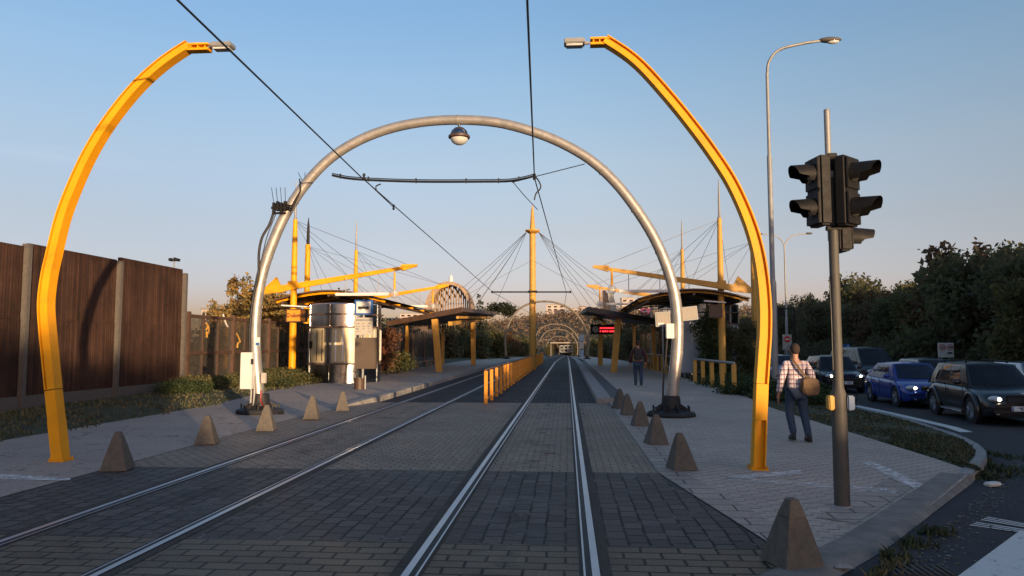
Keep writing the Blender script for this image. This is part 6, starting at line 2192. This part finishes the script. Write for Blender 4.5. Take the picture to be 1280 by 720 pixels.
# ------------------------------------------------------------------ people
skin = pm('skin', (0.36, 0.19, 0.125), .55, var=.12, scale=12)
hairm = pm('brown_hair', (0.03, 0.018, 0.012), .85, var=.3, scale=40, bump=.5, bscale=90)
jeans = pm('dark_blue_jeans', (0.025, 0.045, 0.085), .85, var=.3, scale=7, bump=.3, bscale=50)
shoe = pm('dark_shoe', (0.02, 0.017, 0.016), .6, var=.2)
sole = pm('white_sole', (0.5, 0.5, 0.5), .6, var=.1)
bagm = pm('brown_canvas_bag', (0.14, 0.085, 0.045), .8, var=.25, scale=9, bump=.4)
plaidm = plaid('plaid_shirt')
maroon = pm('dark_red_jacket', (0.055, 0.014, 0.022), .8, var=.25, scale=8)
packm = pm('black_backpack', (0.018, 0.018, 0.022), .7, var=.3)

def skin_mesh(name, J, E, rad, mat, parent, root, sub=2):
    names = list(J)
    me = bpy.data.meshes.new(name + '_cage')
    me.from_pydata([J[k] for k in names], [(names.index(a), names.index(b)) for a, b in E], [])
    ob = bpy.data.objects.new(name + '_cage', me)
    COL.objects.link(ob)
    md = ob.modifiers.new('s', 'SKIN'); md.use_smooth_shade = True; md.branch_smoothing = .6
    for i, k in enumerate(names):
        r = rad[k]
        v = me.skin_vertices[0].data[i]
        v.radius = r if isinstance(r, tuple) else (r, r)
        v.use_root = (k == root)
    ss_ = ob.modifiers.new('d', 'SUBSURF'); ss_.levels = sub; ss_.render_levels = sub
    bpy.context.view_layer.update()
    dg = bpy.context.evaluated_depsgraph_get()
    out = bpy.data.meshes.new_from_object(ob.evaluated_get(dg))
    bpy.data.objects.remove(ob)
    out.name = name
    out.materials.clear(); out.materials.append(mat)
    for p in out.polygons: p.use_smooth = True
    o = bpy.data.objects.new(name, out)
    COL.objects.link(o); o.parent = parent
    return o

def person(x, y, z, rz, H, label, top_mat, hair_len, pose, bag):
    """walks towards +Y (back to the camera); pose gives foot and hand positions"""
    t = thing('person', (x, y, z), label, 'person', None, rz)
    k = H / 1.78
    v = lambda a, b, c: Vector((a * k, b * k, c * k))
    fl, fr = pose['feet']                     # (x, y, lift) of left, right ankle
    kl, kr = pose['knees']
    J = {'pel': v(0, 0, .95), 'spi': v(0, .0, 1.12), 'che': v(0, .01, 1.33), 'nek0': v(0, .0, 1.47), 'nek': v(0, .01, 1.54), 'hd0': v(0, .03, 1.61), 'hd1': v(0, .03, 1.69), 'hd2': v(0, .025, 1.755)}
    E = [('pel', 'spi'), ('spi', 'che'), ('che', 'nek0'), ('nek0', 'nek'), ('nek', 'hd0'), ('hd0', 'hd1'), ('hd1', 'hd2')]
    rd = {'pel': (.165, .12), 'spi': (.148, .105), 'che': (.165, .115), 'nek0': (.058, .052), 'nek': .056, 'hd0': (.070, .085), 'hd1': (.077, .098), 'hd2': (.052, .062)}
    for s, n, ft, kn, hand, elb in ((-1, 'l', fl, kl, pose['hands'][0], pose['elbows'][0]), (1, 'r', fr, kr, pose['hands'][1], pose['elbows'][1])):
        J.update({'hip' + n: v(s * .095, 0, .89), 'kne' + n: v(*kn), 'ank' + n: v(*ft), 'toe' + n: v(ft[0] + s * .02, ft[1] + .15, max(.03, ft[2] - .06 + (0.0)))})
        J.update({'sho' + n: v(s * .185, 0, 1.43), 'elb' + n: v(*elb), 'wri' + n: v(*hand), 'pal' + n: v(hand[0], hand[1] + .015, hand[2] - .075)})
        E += [('pel', 'hip' + n), ('hip' + n, 'kne' + n), ('kne' + n, 'ank' + n), ('ank' + n, 'toe' + n), ('che', 'sho' + n), ('sho' + n, 'elb' + n), ('elb' + n, 'wri' + n), ('wri' + n, 'pal' + n)]
        rd.update({'hip' + n: .092, 'kne' + n: .060, 'ank' + n: .042, 'toe' + n: .036, 'sho' + n: .064, 'elb' + n: .044, 'wri' + n: .029, 'pal' + n: (.022, .038)})
    J = {a: tuple(b) for a, b in J.items()}
    rd = {a: (b[0] * k, b[1] * k) if isinstance(b, tuple) else b * k for a, b in rd.items()}
    rb = dict(rd); rb['che'] = (.135 * k, .09 * k); rb['shol'] = rb['shor'] = .052 * k
    body = skin_mesh('body', J, E, rb, skin, t, 'pel')
    # fingers and face joined into the body
    m = MB()
    for s, n in ((-1, 'l'), (1, 'r')):
        p = Vector(J['pal' + n]); w = Vector(J['wri' + n])
        d = (p - w).normalized()
        for i, (o_, ln) in enumerate(((-.027, .068), (-.009, .078), (.009, .073), (.026, .058))):
            b = p + d * .02 + Vector((0, o_, 0))
            m.tube([b - d * .02, b + d * ln * .5 + Vector((-s * .004, .004, 0)), b + d * ln + Vector((-s * .018, .008, 0))], [.0095, .0088, .006], 7)
        b = w + d * .03 + Vector((-s * .005, .03, 0))
        m.tube([b, b + d * .03 + Vector((-s * .012, .022, 0)), b + d * .065 + Vector((-s * .022, .022, 0))], [.012, .011, .007], 7)
    for s in (-1, 1):
        m.ball(v(s * .079, .02, 1.655), (.012 * k, .022 * k, .034 * k), 10)     # ears
    m.tube([v(0, .118, 1.675), v(0, .145, 1.64), v(0, .128, 1.628)], [.010, .016, .010], 8)   # nose
    m.ball(v(0, .118, 1.592), (.026, .012, .010), 10)
    extra = m.build('extra', skin, t, world=False, smooth=60)
    for ob in bpy.context.selected_objects: ob.select_set(False)
    bm = bmesh.new(); bm.from_mesh(body.data); bm.from_mesh(extra.data); bm.to_mesh(body.data); bm.free()
    bpy.data.objects.remove(extra)
    for p_ in body.data.polygons: p_.use_smooth = True
    m = MB()
    for s in (-1, 1):
        m.ball(v(s * .031, .122, 1.672), .011, 8)
    m.build('eyes', ink, t, world=False, smooth=60)
    m = MB()
    hd = v(0, .012, 1.695)
    m.ball(hd, (.089 * k, .108 * k, .095 * k), 20, a0=PI * .36)
    m.ball(hd + v(0, -.035, -.03), (.078 * k, .075 * k, .085 * k), 16)
    hr = m.build('hair', hairm, t, world=False, smooth=70)
    # clothes follow the body, a little larger
    def cl(names, edges, grow, mat, nm, root, over={}):
        Jn = {a: J[a] for a in names}
        Jn.update({a: b for a, b in over.items() if a in Jn})
        rr = {}
        for a in names:
            b = rd[a]
            rr[a] = (b[0] + grow, b[1] + grow) if isinstance(b, tuple) else b + grow
        if over:
            rr['pel'] = tuple(q + pose.get('hemr', 0) * k for q in rr['pel'])
        return skin_mesh(nm, Jn, edges, rr, mat, t, root)
    legs = ['pel', 'hipl', 'knel', 'ankl', 'hipr', 'kner', 'ankr']
    tr = cl(legs, [('pel', 'hipl'), ('hipl', 'knel'), ('knel', 'ankl'), ('pel', 'hipr'), ('hipr', 'kner'), ('kner', 'ankr')], .022 * k, jeans, 'trousers', 'pel')
    arm = ['pel', 'spi', 'che', 'shol', 'elbl', 'wril', 'shor', 'elbr', 'wrir']
    hem = Vector(J['pel']) + v(0, 0, pose.get('hem', -.02))
    lw = {n: tuple(Vector(J['wri' + n]).lerp(Vector(J['elb' + n]), .12)) for n in 'lr'}
    neck = tuple(v(0, -.005, 1.50))
    J['col'] = neck; rd['col'] = (.066 * k, .062 * k)
    sh = cl(arm + ['col'], [('pel', 'spi'), ('spi', 'che'), ('che', 'col'), ('che', 'shol'), ('shol', 'elbl'), ('elbl', 'wril'), ('che', 'shor'), ('shor', 'elbr'), ('elbr', 'wrir')], .024 * k, top_mat, pose['top'], 'pel', {'pel': tuple(hem), 'wril': lw['l'], 'wrir': lw['r']})
    for n in 'lr':
        a, b = Vector(J['ank' + n]), Vector(J['toe' + n])
        m = MB()
        f = (b - a); f.z = 0; f.normalize()
        c = Vector(((a.x + b.x) / 2, (a.y + b.y) / 2 - .01, min(a.z, b.z + .05) - .02))
        pitch = math.atan2(a.z - .09 * k, .22)
        Mx = Matrix.Rotation(-pitch, 3, 'X')
        m.ball((0, 0, 0), (.05 * k, .145 * k, .05 * k), 16)
        m.ball((0, -.06, .035), (.045 * k, .06 * k, .06 * k), 12)
        m.v = [tuple(c + Mx @ Vector((p[0], p[1], max(p[2], -.03)))) for p in m.v]
        so = m.build('shoe', shoe, t, world=False, smooth=50)
        m = MB()
        m.lathe([(1, 0), (1, .022), (.9, .024)], (0, 0, 0), 18, M=Matrix.Diagonal((.054 * k, .15 * k, 1)))
        m.v = [tuple(c + Mx @ Vector((p[0], p[1], p[2] - .045))) for p in m.v]
        m.build('sole', sole if pose.get('white_sole') else shoe, so, world=False)
    return t, v
mp_ = G(997, 551)
man, v = person(mp_.x, mp_.y, .01, R(4), 1.76, 'man in a plaid shirt and jeans walking away with a brown shoulder bag', plaidm, .02,
                {'feet': [(-.10, -.10, .095), (.12, -.24, .085)], 'knees': [(-.12, .05, .50), (.12, -.03, .49)], 'hands': [(-.31, .06, .83), (.30, .08, .98)], 'elbows': [(-.29, -.05, 1.11), (.285, -.07, 1.16)], 'top': 'shirt', 'hem': -.17, 'hemr': .04}, True)
def kid(m, name, mats, par, **k):
    return m.build(name, mats, par, world=False, **k)
bag = thing('shoulder_bag', (mp_.x, mp_.y, .01), 'brown canvas messenger bag hanging at the right hip of the man in plaid', 'bag', None, R(4))
m = MB()
m.v, m.f, m.m = [], [], []
prof2 = [(-.19, .0), (-.20, .14), (-.17, .24), (0, .27), (.14, .23), (.17, .12), (.16, -.02), (.10, -.06), (-.12, -.06)]
m.prism([v(.17 + a * .85, -.17 - .04 * a, .90 + b) for a, b in prof2], v(.03, -.10, 0))
kid(m, 'bag_body', bagm, bag, bevel=.02, seg=3)
m = MB()
m.prism([v(.17 + a * .80, -.278 - .04 * a, .90 + b) for a, b in [(-.18, .06), (-.17, .22), (0, .255), (.13, .215), (.15, .06)]], v(0, -.012, 0))
kid(m, 'flap', bagm, bag, bevel=.006)
m = MB()
pts = smooth_path([v(.26, -.20, 1.10), v(.10, -.175, 1.20), v(.0, -.165, 1.33), v(-.07, -.12, 1.45), v(-.085, -.03, 1.515), v(-.06, .07, 1.46), v(.0, .15, 1.35), v(.12, .16, 1.18), v(.22, .08, 1.05), v(.24, -.12, 1.06)])
for a, b in zip(pts[:-1], pts[1:]):
    mid = v(0, 0, 1.3)
    m.bar(a, b, .045, .010, up=((a.x) * .3, a.y, 0.0))
kid(m, 'strap', bagm, bag)
wp = G(798, 483, .16)
w2, v = person(wp.x, wp.y, zplat(2.9, wp.y) + .006, R(-3), 1.75, 'walker in a dark red jacket with a black backpack on the right platform', maroon, .03,
               {'feet': [(-.10, -.06, .09), (.10, -.2, .085)], 'knees': [(-.11, .05, .50), (.11, -.02, .49)], 'hands': [(-.30, .04, .86), (.30, .08, .9)], 'elbows': [(-.29, -.05, 1.12), (.29, -.06, 1.13)], 'top': 'jacket', 'hem': -.02, 'white_sole': True}, True)
pack = thing('backpack', tuple(w2.location), 'black backpack on the back of the walker in dark red', 'backpack', None, R(-3))
m = MB()
m.prism([v(a, -.14, b) for a, b in [(-.15, 1.02), (-.165, 1.2), (-.14, 1.40), (-.07, 1.48), (.07, 1.48), (.14, 1.40), (.165, 1.2), (.15, 1.02)]], v(0, -.15, 0))
kid(m, 'pack_body', packm, pack, bevel=.035, seg=3)
m = MB()
m.prism([v(a, -.29, b) for a, b in [(-.11, 1.05), (-.12, 1.2), (.12, 1.2), (.11, 1.05)]], v(0, -.05, 0))
kid(m, 'front_pocket', packm, pack, bevel=.015)
for s in (-1, 1):
    m = MB(); m.tube(smooth_path([v(s * .09, -.15, 1.45), v(s * .12, -.03, 1.515), v(s * .125, .10, 1.42), v(s * .13, .12, 1.25), v(s * .16, -.05, 1.08)]), .018, 6); kid(m, 'shoulder_strap', packm, pack, smooth=50)

# ------------------------------------------------------------------ daylight
EL, AZX, AZY = R(3.3), 0.615, -1.0
w = bpy.data.worlds.new('World')
scene.world = w
w.use_nodes = True
nt = w.node_tree
bg = nt.nodes['Background']
sky = nt.nodes.new('ShaderNodeTexSky')
sky.sky_type = 'NISHITA'
sky.sun_disc = False
sky.sun_elevation = EL
sky.sun_rotation = math.atan2(AZX, AZY)
sky.altitude = 200
sky.air_density = 1.0
sky.dust_density = 1.2
sky.ozone_density = 1.6
geo = nt.nodes.new('ShaderNodeNewGeometry')
spz = nt.nodes.new('ShaderNodeSeparateXYZ')
nt.links.new(geo.outputs['Incoming'], spz.inputs[0])
neg = nt.nodes.new('ShaderNodeMath'); neg.operation = 'MULTIPLY'; neg.inputs[1].default_value = -1.0
nt.links.new(spz.outputs[2], neg.inputs[0])
# autumn dusk air: the dusty mauve band low on the horizon
tint = ramp(nt, neg.outputs[0], [(0.0, (.64, .59, 1.30)), (0.05, (.68, .60, 1.18)), (0.10, (.725, .61, .88)), (0.15, (.78, .625, .75)), (0.24, (.90, .75, .80)), (0.34, (.86, .83, .90)), (0.42, (.78, .84, .97)), (1.0, (.75, .84, 1.0))])
dp = nt.nodes.new('ShaderNodeVectorMath'); dp.operation = 'DOT_PRODUCT'
nt.links.new(geo.outputs['Incoming'], dp.inputs[0]); dp.inputs[1].default_value = (.557, -.83, 0)
tint = mixc(nt, 1.0, tint, ramp(nt, dp.outputs['Value'], [(0.80, (1, 1, 1)), (0.93, (.90, .92, .95)), (1.0, (.78, .82, .87))]), 'MULTIPLY')
skyc = mixc(nt, 1.0, sky.outputs[0], tint, 'MULTIPLY')
# one faint wisp of cirrus low in the sky on the left
cdir = (ray(85, 195)).normalized()
mpc = nt.nodes.new('ShaderNodeMapping'); mpc.vector_type = 'POINT'
nt.links.new(geo.outputs['Incoming'], mpc.inputs[0])
mpc.inputs['Scale'].default_value = (-1, -1, -1)
ct = nt.nodes.new('ShaderNodeVectorMath'); ct.operation = 'SUBTRACT'
nt.links.new(mpc.outputs[0], ct.inputs[0]); ct.inputs[1].default_value = cdir
sc_ = nt.nodes.new('ShaderNodeVectorMath'); sc_.operation = 'MULTIPLY'
nt.links.new(ct.outputs[0], sc_.inputs[0]); sc_.inputs[1].default_value = (7.5, 7.5, 75)
ln_ = nt.nodes.new('ShaderNodeVectorMath'); ln_.operation = 'LENGTH'
nt.links.new(sc_.outputs[0], ln_.inputs[0])
nz = N(nt, 'ShaderNodeTexNoise', Scale=0.9, Detail=6.0, Roughness=0.6)
nt.links.new(sc_.outputs[0], nz.inputs['Vector'])
fa_ = ramp(nt, ln_.outputs['Value'], [(0.15, 1), (1.0, 0)])
fb_ = ramp(nt, nz.outputs[0], [(0.35, 0), (0.7, 0.30)])
fm_ = nt.nodes.new('ShaderNodeMath'); fm_.operation = 'MULTIPLY'
nt.links.new(fa_, fm_.inputs[0]); nt.links.new(fb_, fm_.inputs[1])
wisp = mixc(nt, 1.0, skyc, (1.35, 1.22, 1.12), 'MULTIPLY')
nt.links.new(mixc(nt, fm_.outputs[0], skyc, wisp), bg.inputs[0])
bg.inputs[1].default_value = 0.15
sd = bpy.data.lights.new('sun', 'SUN')
sd.energy = 2.4
sd.angle = R(0.5)
sd.color = (1.0, 0.70, 0.41)
so = bpy.data.objects.new('sun', sd)
COL.objects.link(so)
d = Vector((AZX, AZY, math.hypot(AZX, AZY) * math.tan(EL)))
so.rotation_euler = d.to_track_quat('Z', 'Y').to_euler()
so.location = (20, -30, 30)
vs_ = scene.view_settings
vs_.view_transform = 'Standard'
vs_.look = 'None'
vs_.exposure = 1.6
vs_.gamma = 1.0
